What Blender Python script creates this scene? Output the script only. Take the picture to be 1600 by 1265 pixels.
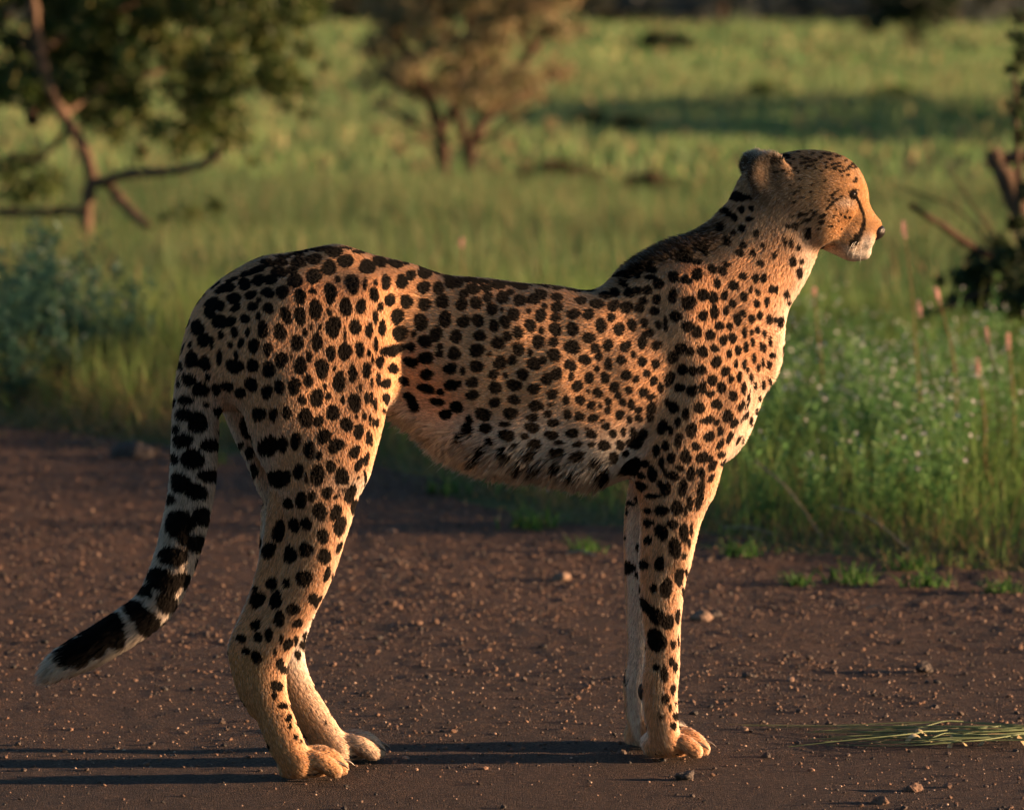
import bpy, bmesh, math, random
import numpy as np
from mathutils import Vector, Matrix
from mathutils.bvhtree import BVHTree
from mathutils.kdtree import KDTree

for _o in list(bpy.data.objects):
    bpy.data.objects.remove(_o, do_unlink=True)
scene = bpy.context.scene
C = scene.collection
R = math.radians
rng = np.random.default_rng(7)
random.seed(7)

# ------------------------------------------------------------------ camera
CAM_H, CAM_D, FPX = 1.25, 8.0, 8000.0          # metres, metres, focal length in photo pixels
PITCH = math.atan((632.5 + 55.0) / FPX)        # the horizon lies just above the frame
cam_data = bpy.data.cameras.new('camera')
cam_data.sensor_width = 36.0
cam_data.lens = FPX * 36.0 / 1600.0
cam_data.clip_start, cam_data.clip_end = 0.1, 2000.0
cam_data.dof.use_dof = True
cam_data.dof.focus_distance = CAM_D - 0.07
cam_data.dof.aperture_fstop = 6.2
cam = bpy.data.objects.new('camera', cam_data)
C.objects.link(cam)
cam.location = (0.0, -CAM_D, CAM_H)
cam.rotation_euler = (math.pi / 2 - PITCH, 0.0, 0.0)
scene.camera = cam

# ------------------------------------------------------------------ sky and sun (low evening sun from the right)
SUN_EL, SUN_AZ = R(6.5), R(0.5)               # elevation; angle from +X towards +Y
world = bpy.data.worlds.new('World')
scene.world = world
world.use_nodes = True
wn = world.node_tree
wn.nodes.clear()
w_out = wn.nodes.new('ShaderNodeOutputWorld')
w_bg = wn.nodes.new('ShaderNodeBackground')
w_sky = wn.nodes.new('ShaderNodeTexSky')
w_sky.sky_type = 'NISHITA'
w_sky.sun_disc = False
w_sky.sun_elevation = SUN_EL
w_sky.ozone_density = 2.5
w_sky.dust_density = 0.4
w_sky.sun_rotation = math.pi / 2 - SUN_AZ
w_bg.inputs['Strength'].default_value = 0.05
wn.links.new(w_sky.outputs['Color'], w_bg.inputs['Color'])
wn.links.new(w_bg.outputs['Background'], w_out.inputs['Surface'])
sun_data = bpy.data.lights.new('sun', 'SUN')
sun_data.energy = 5.0
sun_data.angle = R(1.2)
sun_data.color = (1.0, 0.60, 0.33)
sun = bpy.data.objects.new('sun', sun_data)
C.objects.link(sun)
_sd = Vector((math.cos(SUN_EL) * math.cos(SUN_AZ), math.cos(SUN_EL) * math.sin(SUN_AZ), math.sin(SUN_EL)))
sun.rotation_euler = _sd.to_track_quat('Z', 'Y').to_euler()
sun.location = _sd * 30

scene.view_settings.view_transform = 'Standard'
scene.view_settings.look = 'None'
scene.view_settings.exposure = 1.8
scene.view_settings.gamma = 1.0
scene.view_settings.use_curve_mapping = False
scene.cycles.use_denoising = True
scene.cycles.max_bounces = 8
scene.cycles.diffuse_bounces = 4
scene.cycles.glossy_bounces = 3
scene.cycles.transmission_bounces = 4
scene.cycles.transparent_max_bounces = 8
scene.cycles.use_adaptive_sampling = True
scene.cycles.adaptive_threshold = 0.015
scene.cycles_curves.shape = 'RIBBONS'
scene.cycles_curves.subdivisions = 2

# ------------------------------------------------------------------ measuring helpers
CP, SP = math.cos(PITCH), math.sin(PITCH)
def ray(px, py):
    """world direction of a photo pixel, scaled so that its depth component is 1"""
    u, v = (px - 800.0) / FPX, (632.5 - py) / FPX
    return np.array([u, CP + v * SP, -SP + v * CP])
def P(px, py, dep):
    """point seen at a photo pixel, at depth (8 m + dep) from the camera plane"""
    return np.array([0, -CAM_D, CAM_H]) + ray(px, py) * (CAM_D + dep)
def G(px, py, z=0.0):
    """point of the ground plane seen at a photo pixel"""
    r = ray(px, py)
    return np.array([0, -CAM_D, CAM_H]) + r * ((z - CAM_H) / r[2])
def PX(p):
    """photo pixel of world points (n,3)"""
    q = np.asarray(p, dtype=float) - np.array([0, -CAM_D, CAM_H])
    d = q[..., 1] * CP - q[..., 2] * SP
    return 800 + FPX * q[..., 0] / d, 632.5 - FPX * (q[..., 1] * SP + q[..., 2] * CP) / d
def at_y(px, py, Y):
    """point seen at a photo pixel, on the vertical plane at world Y"""
    r = ray(px, py)
    return np.array([0, -CAM_D, CAM_H]) + r * ((Y + CAM_D) / r[1])

# ------------------------------------------------------------------ object helpers
def tag(o, label=None, cat=None, group=None, kind=None):
    if label: o['label'] = label
    if cat: o['category'] = cat
    if group: o['group'] = group
    if kind: o['kind'] = kind
    return o
def empty(name, loc=(0, 0, 0)):
    o = bpy.data.objects.new(name, None)
    o.empty_display_size = 0.1
    o.location = loc
    C.objects.link(o)
    return o
def mesh_np(name, V, F, mat=None, smooth=True, colors=None):
    """mesh from an (n,3) vertex array and an (m,k) face array"""
    me = bpy.data.meshes.new(name)
    V = np.ascontiguousarray(V, dtype=np.float32)
    F = np.ascontiguousarray(F, dtype=np.int32)
    k = F.shape[1]
    me.vertices.add(len(V)); me.vertices.foreach_set('co', V.ravel())
    me.loops.add(F.size); me.loops.foreach_set('vertex_index', F.ravel())
    me.polygons.add(len(F))
    me.polygons.foreach_set('loop_start', np.arange(0, F.size, k, dtype=np.int32))
    me.polygons.foreach_set('use_smooth', np.full(len(F), smooth, dtype=bool))
    me.update(calc_edges=True)
    me.validate()
    if colors is not None:
        a = me.attributes.new('tint', 'FLOAT_COLOR', 'POINT')
        c4 = np.ones((len(V), 4), np.float32); c4[:, :3] = colors
        a.data.foreach_set('color', c4.ravel())
    if mat: me.materials.append(mat)
    return me
def obj(name, me, parent=None, loc=None):
    o = bpy.data.objects.new(name, me)
    C.objects.link(o)
    if loc is not None: o.location = loc
    if parent is not None: o.parent = parent
    return o
def new_mat(name):
    m = bpy.data.materials.new(name)
    m.use_nodes = True
    nt = m.node_tree
    b = nt.nodes['Principled BSDF']
    return m, nt, b
def simple_mat(name, col, rough=0.8, spec=0.3, noise=None, bump=0.0, bscale=80.0, sss=None):
    m, nt, b = new_mat(name)
    b.inputs['Roughness'].default_value = rough
    b.inputs['Specular IOR Level'].default_value = spec
    tc = nt.nodes.new('ShaderNodeTexCoord')
    if noise:
        nz = nt.nodes.new('ShaderNodeTexNoise'); nz.inputs['Scale'].default_value = noise[0]
        nz.inputs['Detail'].default_value = 6
        rp = nt.nodes.new('ShaderNodeValToRGB')
        rp.color_ramp.elements[0].color = (*col, 1); rp.color_ramp.elements[0].position = 0.3
        rp.color_ramp.elements[1].color = (*noise[1], 1); rp.color_ramp.elements[1].position = 0.7
        nt.links.new(tc.outputs['Object'], nz.inputs['Vector'])
        nt.links.new(nz.outputs['Fac'], rp.inputs['Fac'])
        nt.links.new(rp.outputs['Color'], b.inputs['Base Color'])
    else:
        b.inputs['Base Color'].default_value = (*col, 1)
    if bump:
        nb = nt.nodes.new('ShaderNodeTexNoise'); nb.inputs['Scale'].default_value = bscale
        nb.inputs['Detail'].default_value = 5
        bp = nt.nodes.new('ShaderNodeBump'); bp.inputs['Strength'].default_value = bump
        bp.inputs['Distance'].default_value = 0.01
        nt.links.new(tc.outputs['Object'], nb.inputs['Vector'])
        nt.links.new(nb.outputs['Fac'], bp.inputs['Height'])
        nt.links.new(bp.outputs['Normal'], b.inputs['Normal'])
    return m
def unit(v):
    v = np.asarray(v, dtype=float)
    return v / (np.linalg.norm(v, axis=-1, keepdims=True) + 1e-12)
def catmull(nodes, sub):
    """dense Catmull-Rom through rows of any width"""
    n = np.asarray(nodes, dtype=float)
    e = np.vstack([2 * n[0] - n[1], n, 2 * n[-1] - n[-2]])
    out = []
    for i in range(1, len(e) - 2):
        p0, p1, p2, p3 = e[i - 1], e[i], e[i + 1], e[i + 2]
        for t in np.linspace(0, 1, sub, endpoint=False):
            out.append(0.5 * ((2 * p1) + (p2 - p0) * t + (2 * p0 - 5 * p1 + 4 * p2 - p3) * t * t + (3 * p1 - p0 - 3 * p2 + p3) * t ** 3))
    out.append(n[-1])
    return np.array(out)
def tube_np(pts, rad, seg=6, cap=True):
    """V, F (quads) of a tapered tube along points"""
    pts = np.asarray(pts, float); rad = np.broadcast_to(np.asarray(rad, float), (len(pts),))
    T = unit(np.gradient(pts, axis=0))
    ref = np.array([0.31, 0.17, 0.94]) if abs(T[0][2]) < 0.8 else np.array([0.9, 0.3, 0.1])
    V = []
    for i in range(len(pts)):
        u = unit(np.cross(T[i], ref)); w = np.cross(T[i], u)
        a = np.arange(seg) / seg * 2 * math.pi
        V.append(pts[i] + rad[i] * (np.cos(a)[:, None] * u + np.sin(a)[:, None] * w))
    V = np.vstack(V); F = []
    for i in range(len(pts) - 1):
        for j in range(seg):
            a, b = i * seg + j, i * seg + (j + 1) % seg
            F.append((a, b, b + seg, a + seg))
    if cap:
        V = np.vstack([V, pts[:1], pts[-1:]]); c0, c1 = len(V) - 2, len(V) - 1
        for j in range(0, seg):
            F.append((c0, (j + 1) % seg, j, c0)) if False else None
    return V, np.array(F, dtype=np.int32)
def join_np(parts):
    Vs, Fs, n = [], [], 0
    for V, F in parts:
        Vs.append(V); Fs.append(np.asarray(F) + n); n += len(V)
    return np.vstack(Vs), np.vstack(Fs)

# ================================================================== THE CHEETAH
YAW = R(20.0)                                   # the animal stands turned a little away from the camera
FWD = np.array([math.cos(YAW), math.sin(YAW), 0.0])
LAT = np.array([math.sin(YAW), -math.cos(YAW), 0.0])     # towards the visible flank
def mid(px):                                    # depth of the animal's middle plane
    return math.tan(YAW) * (px - 760.0) / 1000.0 + .05
class Chain:
    """soft tube: rows of (x, y, z, half-size across in the plane of the animal, half-size sideways)"""
    def __init__(self, rows, sub=5, flow=1.0, lat=LAT):
        d = catmull(rows, sub)
        self.p, self.a, self.b = d[:, :3], np.maximum(d[:, 3], .0015), np.maximum(d[:, 4], .0015)
        self.lat, self.flow = lat, flow
        self.t = unit(np.gradient(self.p, axis=0))
    def field(self, Q):
        best = np.full(len(Q), 9.0, np.float32)
        for i in range(len(self.p) - 1):
            A, B = self.p[i], self.p[i + 1]
            ab = B - A; L2 = ab @ ab + 1e-12; T = ab / math.sqrt(L2)
            l = self.lat - T * (self.lat @ T); l = l / np.linalg.norm(l); n = np.cross(l, T)
            v = Q - A.astype(np.float32)
            t = np.clip(v @ (ab / L2).astype(np.float32), 0, 1)
            a = self.a[i] + (self.a[i + 1] - self.a[i]) * t
            b = self.b[i] + (self.b[i + 1] - self.b[i]) * t
            v = v - t[:, None] * ab.astype(np.float32)
            m = np.minimum(a, b)
            x, y, z = v @ l.astype(np.float32) / b, v @ n.astype(np.float32) / a, v @ T.astype(np.float32) / m
            k0 = np.sqrt(x * x + y * y + z * z); k1 = np.sqrt((x / b) ** 2 + (y / a) ** 2 + (z / m) ** 2)
            np.minimum(best, k0 * (k0 - 1) / np.maximum(k1, 1e-3) - 1e-6, out=best)
        return best
    def fill(self, out, org, vox, pad):
        """min of the segments into a grid whose first node is org"""
        for i in range(len(self.p) - 1):
            r = max(self.a[i], self.b[i], self.a[i + 1], self.b[i + 1]) + pad
            i0 = np.clip(np.floor((np.minimum(self.p[i], self.p[i + 1]) - r - org) / vox).astype(int), 0, out.shape)
            i1 = np.clip(np.ceil((np.maximum(self.p[i], self.p[i + 1]) + r - org) / vox).astype(int) + 1, 0, out.shape)
            sl = tuple(slice(u, w) for u, w in zip(i0, i1))
            g = np.stack(np.meshgrid(*[np.float32(org[c]) + np.arange(i0[c], i1[c], dtype=np.float32) * np.float32(vox) for c in range(3)], indexing='ij'), -1)
            q = Chain.__new__(Chain); q.p, q.a, q.b, q.lat = self.p[i:i + 2], self.a[i:i + 2], self.b[i:i + 2], self.lat
            f = q.field(g.reshape(-1, 3)).reshape(g.shape[:3])
            np.minimum(out[sl], f, out=out[sl])
    def bounds(self, pad):
        r = np.maximum(self.a, self.b)[:, None]
        return (self.p - r).min(0) - pad, (self.p + r).max(0) + pad
class Blob:
    """ellipsoid with half-axes along FWD, sideways and up"""
    def __init__(self, c, r, ax=None, flow=None):
        self.c = np.asarray(c, float); self.r = np.asarray(r, float)
        self.ax = np.array([FWD, LAT, [0, 0, 1.0]]) if ax is None else np.asarray(ax, float)
        self.flow = flow
    def field(self, Q):
        v = (Q - self.c.astype(np.float32)) @ self.ax.T.astype(np.float32) / self.r.astype(np.float32)
        k0 = np.sqrt((v * v).sum(1)); k1 = np.sqrt(((v / self.r.astype(np.float32)) ** 2).sum(1))
        return k0 * (k0 - 1) / np.maximum(k1, 1e-3)
    def fill(self, out, org, vox, pad):
        g = np.stack(np.meshgrid(*[np.float32(org[c]) + np.arange(out.shape[c], dtype=np.float32) * np.float32(vox) for c in range(3)], indexing='ij'), -1)
        np.minimum(out, self.field(g.reshape(-1, 3)).reshape(out.shape), out=out)
    def bounds(self, pad):
        r = self.r.max()
        return self.c - r - pad, self.c + r + pad
def rows(lst, depf, side=0.0):
    """photo landmarks (x, y, half across, half sideways[, depth offset]) to world rows"""
    out = []
    for r in lst:
        dep = depf(r[0], r[1]) + (r[4] if len(r) > 4 else 0.0)
        p = P(r[0], r[1], dep); s = (CAM_D + dep) / FPX
        out.append([*p, r[2] * s, r[3] * s])
    return out
def lerp_dep(y0, d0, y1, d1):
    return lambda x, y: d0 + (d1 - d0) * min(1, max(0, (y - y0) / (y1 - y0)))

PRIM = []                                       # (primitive, blend radius, op, region name)
def add(p, k, region, op='u'):
    PRIM.append((p, k, op, region))
# ---- trunk
add(Chain(rows([
    (352, 540, 52, 52), (392, 526, 102, 80), (450, 518, 124, 88), (520, 516, 130, 88), (580, 508, 110, 72), (640, 524, 108, 68),
    (700, 556, 126, 89), (760, 580, 144, 105), (830, 594, 148, 110), (900, 601, 150, 105), (960, 597, 152, 95),
    (1020, 582, 158, 83), (1080, 567, 158, 78), (1122, 558, 130, 72), (1152, 562, 92, 56), (1168, 578, 50, 42)],
    lambda x, y: mid(x)), sub=4, flow=-1), .02, 'trunk')
# ---- neck
add(Chain(rows([
    (1040, 530, 96, 62), (1086, 494, 95, 64), (1152, 434, 91, 61), (1196, 377, 85, 57), (1228, 326, 74, 56)],
    lambda x, y: mid(x) + .002), sub=5, flow=-1), .055, 'neck')
add(Blob(P(366, 590, mid(366)), (.05, .06, .05)), .03, 'trunk')
add(Blob(P(1100, 665, mid(1100)), (.055, .05, .07)), .03, 'trunk')
add(Blob(P(1042, 482, mid(1042)), (.070, .045, .078)), .05, 'trunk')      # withers
# ---- head
HX = lambda x, y: mid(x)
add(Chain(rows([
    (1200, 308, 52, 44), (1225, 303, 60, 55), (1255, 302, 65, 62), (1282, 304, 66, 60), (1295, 305, 64, 51), (1306, 313, 57, 41), (1319, 330, 45, 31),
    (1338, 346, 32, 23), (1354, 356, 22, 18), (1363, 362, 13, 13)],
    HX), sub=4, flow=-1), .025, 'head')
def headp(px, py, lat):
    """a point of the head at pixel px,py of the middle plane, moved sideways"""
    q = px - 1000.0 * math.sin(YAW) * lat
    return P(q, py, mid(q)) + LAT * lat
for s in (-1, 1):
    add(Blob(headp(1349, 374, s * .013), (.019, .014, .014)), .008, 'head')          # whisker pads
    add(Blob(headp(1324, 373, s * .020), (.022, .012, .018)), .012, 'head')
    add(Blob(headp(1276, 345, s * .034), (.036, .026, .034)), .02, 'head')           # cheeks
    add(Blob(headp(1331, 286, s * .024), (.014, .010, .010)), .012, 'head')          # brows
    add(Blob(headp(1310, 330, s * .036), (.020, .012, .013)), .012, 'head')          # cheek bones
add(Chain(rows([(1290, 368, 18, 30), (1312, 385, 13, 24), (1331, 393, 14, 18), (1348, 393, 13, 14)], HX), flow=-1), .012, 'head')   # lower jaw
add(Chain(rows([(1332, 296, 9, 13), (1342, 314, 7, 9), (1355, 335, 7, 8), (1369, 351, 8, 10)], HX), flow=-1), .008, 'head')   # bridge of the nose
# ---- ears: cupped, near one turned to the back
def ear(base, tip, face, w, region='ear'):
    """base, tip: points; face: direction the cup opens to; w half width"""
    up = unit(tip - base); face = unit(face - up * (face @ up)); sd = np.cross(up, face)
    h = np.linalg.norm(tip - base)
    c = base + up * h * .44
    add(Blob(c, (w, .0105, h * .56), ax=[sd, face, up]), .010, region)
    add(Blob(c + face * .0115 + up * h * .07, (w * .72, .0115, h * .43), ax=[sd, face, up]), .005, region, 'cut')
e_near = (headp(1207, 298, .044), headp(1190, 234, .056))
e_far = (headp(1196, 285, -.040), headp(1172, 236, -.048))
ear(e_near[0], e_near[1], LAT * .95 - FWD * .05, .036)
ear(e_far[0], e_far[1], FWD * .5 - LAT * .8, .030)
# ---- hind legs
hn = lerp_dep(480, -.124, 1190, -.112)
add(Chain(rows([(468, 480, 84, 40), (474, 560, 112, 52), (484, 640, 104, 54), (494, 715, 80, 48), (500, 775, 60, 41), (494, 830, 47, 35), (484, 880, 41, 29),
    (466, 930, 36, 24), (440, 980, 33, 21), (420, 1020, 33, 20), (414, 1050, 33, 19), (420, 1090, 29, 18), (434, 1130, 27, 18), (449, 1166, 26, 21), (464, 1188, 19, 20)],
    hn), sub=4), .035, 'hind')
add(Chain(rows([(446, 760, 26, 20), (432, 830, 17, 15), (415, 900, 14, 11), (394, 955, 12, 10), (375, 1000, 14, 12), (370, 1022, 12, 12), (385, 1075, 14, 12), (398, 1105, 10, 10)],
    hn), sub=4), .014, 'hind')                                                              # Achilles tendon and heel
add(Chain(rows([(462, 800, 16, 8), (450, 870, 18, 7), (432, 930, 18, 7), (408, 985, 16, 8)], hn), sub=4), .012, 'hind')
add(Chain(rows([(420, 500, 40, 22, -.012), (428, 580, 44, 24, -.02), (438, 660, 36, 22, -.018), (446, 730, 24, 18, -.01)], hn), sub=4), .025, 'hind')
add(Chain(rows([(462, 480, 56, 20, -.016), (462, 560, 62, 22, -.026), (470, 640, 52, 20, -.024), (480, 710, 34, 18, -.014)], hn), sub=4), .025, 'hind')
hf = lerp_dep(480, .018, 1180, .058)
add(Chain(rows([(430, 500, 80, 42), (430, 590, 96, 50), (442, 680, 74, 48), (462, 760, 54, 40), (470, 830, 44, 34), (470, 890, 38, 28), (463, 940, 33, 24),
    (449, 985, 31, 21), (443, 1020, 32, 20), (452, 1055, 29, 19), (468, 1090, 28, 18), (494, 1130, 26, 18), (512, 1156, 24, 19), (524, 1170, 18, 19)],
    hf), sub=4), .035, 'hind')
add(Chain(rows([(425, 800, 15, 14), (418, 900, 12, 10), (410, 965, 11, 10), (402, 1005, 13, 11), (412, 1050, 12, 11)], hf), sub=4), .014, 'hind')
# stifle: front edge of the thigh and the flank fold running into the belly
add(Chain(rows([(548, 470, 40, 22, .025), (566, 560, 36, 24, .024), (562, 650, 34, 26, .012), (548, 720, 28, 26, .006)], hn), sub=4), .045, 'hind')
add(Chain(rows([(570, 570, 24, 10, .035), (600, 606, 20, 11, .068), (640, 634, 16, 11, .105), (690, 660, 9, 8, .14)], hn), sub=3, flow=-1), .04, 'trunk')
# ---- forelegs
fn = lerp_dep(480, .106, 1170, .092)
add(Chain(rows([(1060, 440, 36, 24), (1080, 500, 54, 30), (1086, 590, 66, 35), (1072, 670, 60, 37), (1055, 735, 54, 37), (1046, 790, 43, 34), (1039, 850, 38, 31), (1035, 910, 35, 28),
    (1034, 965, 29, 25), (1035, 1010, 26, 23), (1033, 1050, 27, 24), (1032, 1085, 25, 23), (1035, 1120, 23, 22), (1039, 1146, 20, 22), (1044, 1160, 14, 20)], fn), sub=4), .022, 'fore')
add(Chain(rows([(1046, 560, 30, 28), (1028, 640, 32, 33), (1014, 705, 27, 31), (1016, 750, 22, 26), (1024, 800, 17, 20)], fn), sub=4), .018, 'fore')   # triceps and elbow
add(Chain(rows([(1066, 425, 11, 10, .006), (1066, 480, 13, 15, -.012), (1072, 540, 16, 17, -.020), (1086, 600, 20, 17, -.024), (1080, 665, 17, 15, -.022)], fn), sub=4), .02, 'fore')   # shoulder blade ridge
ff = lerp_dep(480, .226, 1160, .212)
add(Chain(rows([(1030, 440, 44, 26), (1046, 520, 62, 32), (1046, 620, 66, 36), (1032, 700, 52, 36), (1020, 760, 40, 33), (1010, 820, 33, 29), (1008, 900, 29, 26), (1006, 960, 25, 23),
    (1004, 1010, 23, 21), (1001, 1055, 23, 21), (1001, 1090, 21, 20), (1004, 1120, 20, 20), (1012, 1140, 20, 23), (1022, 1155, 16, 25)], ff), sub=4), .035, 'fore')
add(Chain(rows([(1138, 610, 26, 34, .03), (1117, 680, 25, 34, .03), (1094, 740, 22, 30, .02), (1070, 810, 16, 24, .008), (1056, 870, 12, 20, 0)], fn), sub=4), .035, 'fore')   # front of the chest running into the leg
# ---- tail
TAIL = [(368, 470, 36, 32, -.095), (340, 505, 36, 32, -.13), (319, 560, 34, 31, -.15), (309, 620, 34, 31, -.16), (305, 690, 34, 31, -.165), (301, 750, 33, 30, -.17),
        (290, 815, 32, 29, -.175), (271, 882, 30, 28, -.18), (244, 940, 28, 27, -.185), (206, 974, 27, 25, -.19), (158, 1004, 25, 23, -.195), (112, 1028, 20, 19, -.2), (84, 1046, 10, 10, -.2)]
tail_rows = []
for x, y, a, b, dep in TAIL:
    dep += .05
    s = (CAM_D + dep) / FPX
    tail_rows.append([*P(x, y, dep), a * s, b * s])
add(Chain(tail_rows, sub=5), .022, 'tail')
# ---- paws
CLAWS, PADS = [], []
def paw(gpx, gpy, fwd, size=1.0, wide=1.0):
    """paw with four toes standing on the ground; gpx, gpy: pixel of the ground point under its middle"""
    g = G(gpx, gpy); fwd = unit(np.array([*fwd[:2], 0])); lat = np.array([fwd[1], -fwd[0], 0.0])
    ax = [fwd, lat, [0, 0, 1.0]]; z = np.array([0, 0, 1.0])
    add(Blob(g - fwd * .014 * size + z * .023 * size, (.034 * size, .033 * wide, .027 * size), ax=ax), .016, 'paw')
    add(Blob(g - fwd * .002 * size + z * .012 * size, (.044 * size, .029 * wide, .013 * size), ax=ax), .008, 'paw')
    for i, (lo, fo, ks) in enumerate(((-.036, .011, .86), (-.0128, .031, 1.0), (.0128, .031, 1.0), (.036, .011, .86))):
        b = g + lat * lo * wide * .75 - fwd * .008 * size + z * .036 * size
        k = g + lat * lo * wide + fwd * (fo + .000) * size + z * .035 * size * ks
        t = g + lat * lo * wide * 1.06 + fwd * (fo + .021) * size + z * .016 * size
        r = np.array([[*b, .013, .0115], [*k, .0135, .0115], [*t, .0135, .0115], [*(t + fwd * .004 - z * .004), .010, .0095]]); r[:, 3:] *= size
        add(Chain(r, sub=3, lat=lat), .0022, 'paw')
        CLAWS.append((t + fwd * .011 * size + z * .006 * size, fwd + lat * lo * 3, size))
    PADS.append((g, fwd, lat, size))
paw(480, 1213, FWD * 1.0 - LAT * .05, .93, .92)
paw(541, 1186, FWD - LAT * .1, .90, .9)
paw(1048, 1181, FWD + LAT * .12, .90, .92)
paw(1022, 1162, FWD + LAT * .1, .88, .9)

# ---- evaluate on a grid, surface nets
VOX = 0.0042
lo = np.min([p.bounds(.0)[0] for p, k, o, r in PRIM if o == 'u'], axis=0) - .02
hi = np.max([p.bounds(.0)[1] for p, k, o, r in PRIM if o == 'u'], axis=0) + .02
dims = np.ceil((hi - lo) / VOX).astype(int) + 1
FLD = np.full(dims, .08, np.float32)
axs = [np.float32(lo[i]) + np.arange(dims[i], dtype=np.float32) * np.float32(VOX) for i in range(3)]
for p, k, op, region in PRIM:
    b0, b1 = p.bounds(k + .012)
    i0 = np.clip(np.floor((b0 - lo) / VOX).astype(int), 0, dims); i1 = np.clip(np.ceil((b1 - lo) / VOX).astype(int) + 1, 0, dims)
    sl = tuple(slice(u, w) for u, w in zip(i0, i1))
    f = np.full(i1 - i0, 9.0, np.float32)
    p.fill(f, lo + i0 * VOX, VOX, k + .012)
    g = FLD[sl]
    if op == 'u':
        h = np.clip(.5 + .5 * (g - f) / k, 0, 1)
        FLD[sl] = g * (1 - h) + f * h - k * h * (1 - h)
    else:
        h = np.clip(.5 - .5 * (g + f) / k, 0, 1)
        FLD[sl] = g * (1 - h) - f * h + k * h * (1 - h)
# keep the paws above the ground
FLD = np.maximum(FLD, (0.0015 - axs[2])[None, None, :])
def surface_nets(F):
    S = F < 0
    cs = S[:-1, :-1, :-1].astype(np.int8)
    tot = np.zeros(cs.shape, np.int8)
    for dx in (0, 1):
        for dy in (0, 1):
            for dz in (0, 1):
                tot += S[dx:S.shape[0] - 1 + dx, dy:S.shape[1] - 1 + dy, dz:S.shape[2] - 1 + dz]
    act = (tot > 0) & (tot < 8)
    idx = np.argwhere(act)
    ident = np.full(cs.shape, -1, np.int32); ident[act] = np.arange(len(idx))
    acc = np.zeros((len(idx), 3)); cnt = np.zeros(len(idx))
    corners = [np.array(c) for c in ((0,0,0),(1,0,0),(0,1,0),(1,1,0),(0,0,1),(1,0,1),(0,1,1),(1,1,1))]
    val = [F[tuple((idx + c).T)] for c in corners]
    for i, j in ((0,1),(2,3),(4,5),(6,7),(0,2),(1,3),(4,6),(5,7),(0,4),(1,5),(2,6),(3,7)):
        a, b = val[i], val[j]; m = (a < 0) != (b < 0)
        t = np.where(m, a / np.where(a == b, 1, a - b), 0)
        pt = corners[i] + t[:, None] * (corners[j] - corners[i])
        acc[m] += pt[m]; cnt[m] += 1
    V = lo + (idx + acc / cnt[:, None]) * VOX
    quads = []
    for ax in range(3):
        u, v = (ax + 1) % 3, (ax + 2) % 3
        sa = [slice(None)] * 3; sb = [slice(None)] * 3
        sa[ax] = slice(0, -1); sb[ax] = slice(1, None)
        A, B = S[tuple(sa)], S[tuple(sb)]
        for flip, M in ((False, A & ~B), (True, ~A & B)):
            e = np.argwhere(M)
            e = e[(e[:, u] > 0) & (e[:, v] > 0) & (e[:, u] < F.shape[u] - 1) & (e[:, v] < F.shape[v] - 1)]
            du = np.zeros(3, int); du[u] = 1; dv = np.zeros(3, int); dv[v] = 1
            q = np.stack([ident[tuple((e - du - dv).T)], ident[tuple((e - dv).T)], ident[tuple(e.T)], ident[tuple((e - du).T)]], 1)
            quads.append(q[:, ::-1] if flip else q)
    return V, np.vstack(quads)
BV, BF = surface_nets(FLD)
# relax a little
def vertex_edges(F):
    e = np.vstack([F[:, [0, 1]], F[:, [1, 2]], F[:, [2, 3]], F[:, [3, 0]]])
    return np.vstack([e, e[:, ::-1]])
_E = vertex_edges(BF)
_deg = np.bincount(_E[:, 0], minlength=len(BV)).astype(float)
def laplace(A, w=.5, n=1):
    for _ in range(n):
        S = np.stack([np.bincount(_E[:, 0], weights=A[_E[:, 1], c], minlength=len(A)) for c in range(A.shape[1])], 1) / _deg[:, None]
        A = A * (1 - w) + S * w
    return A
BV = laplace(laplace(BV, .5), -.3)
_px, _py = PX(BV)
_soft = ((_px > 330) & (_px < 1235) & (_py < 740)) * 1.0
_soft = laplace(_soft[:, None], .5, 12)
_S = BV
for _ in range(22):
    _S = laplace(_S, .5)
BV = BV * (1 - _soft) + _S * _soft
def vnormals(V, F):
    n = np.cross(V[F[:, 2]] - V[F[:, 0]], V[F[:, 3]] - V[F[:, 1]])
    N = np.zeros_like(V)
    for c in range(4):
        for k in range(3): N[:, k] += np.bincount(F[:, c], weights=n[:, k], minlength=len(V))
    return unit(N)
# faint ribs and muscle under the coat
BN = vnormals(BV, BF)
_px, _py = PX(BV); _l = (BV - P(760, 560, .05)) @ LAT
def _bump(x0, x1, x): t = np.clip((x - x0) / (x1 - x0), 0, 1); return t * t * (3 - 2 * t)
_rib = _bump(690, 760, _px) * (1 - _bump(970, 1010, _px)) * _bump(455, 500, _py) * (1 - _bump(660, 710, _py))
_mus = _bump(350, 420, _px) * (1 - _bump(1150, 1200, _px)) * (1 - _bump(760, 840, _py))
_dis = .0004 * _rib * np.sin((_px - .35 * (_py - 560)) / 8.5) + .0026 * _mus * (np.sin(BV @ np.array([38., 21., 30.]) + 1.0) + np.sin(BV @ np.array([-29., 33., 47.]) + 2.1) + np.sin(BV @ np.array([55., -18., -36.]) + .4)) / 1.7
BV = BV + BN * _dis[:, None]
BN = vnormals(BV, BF)

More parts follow.
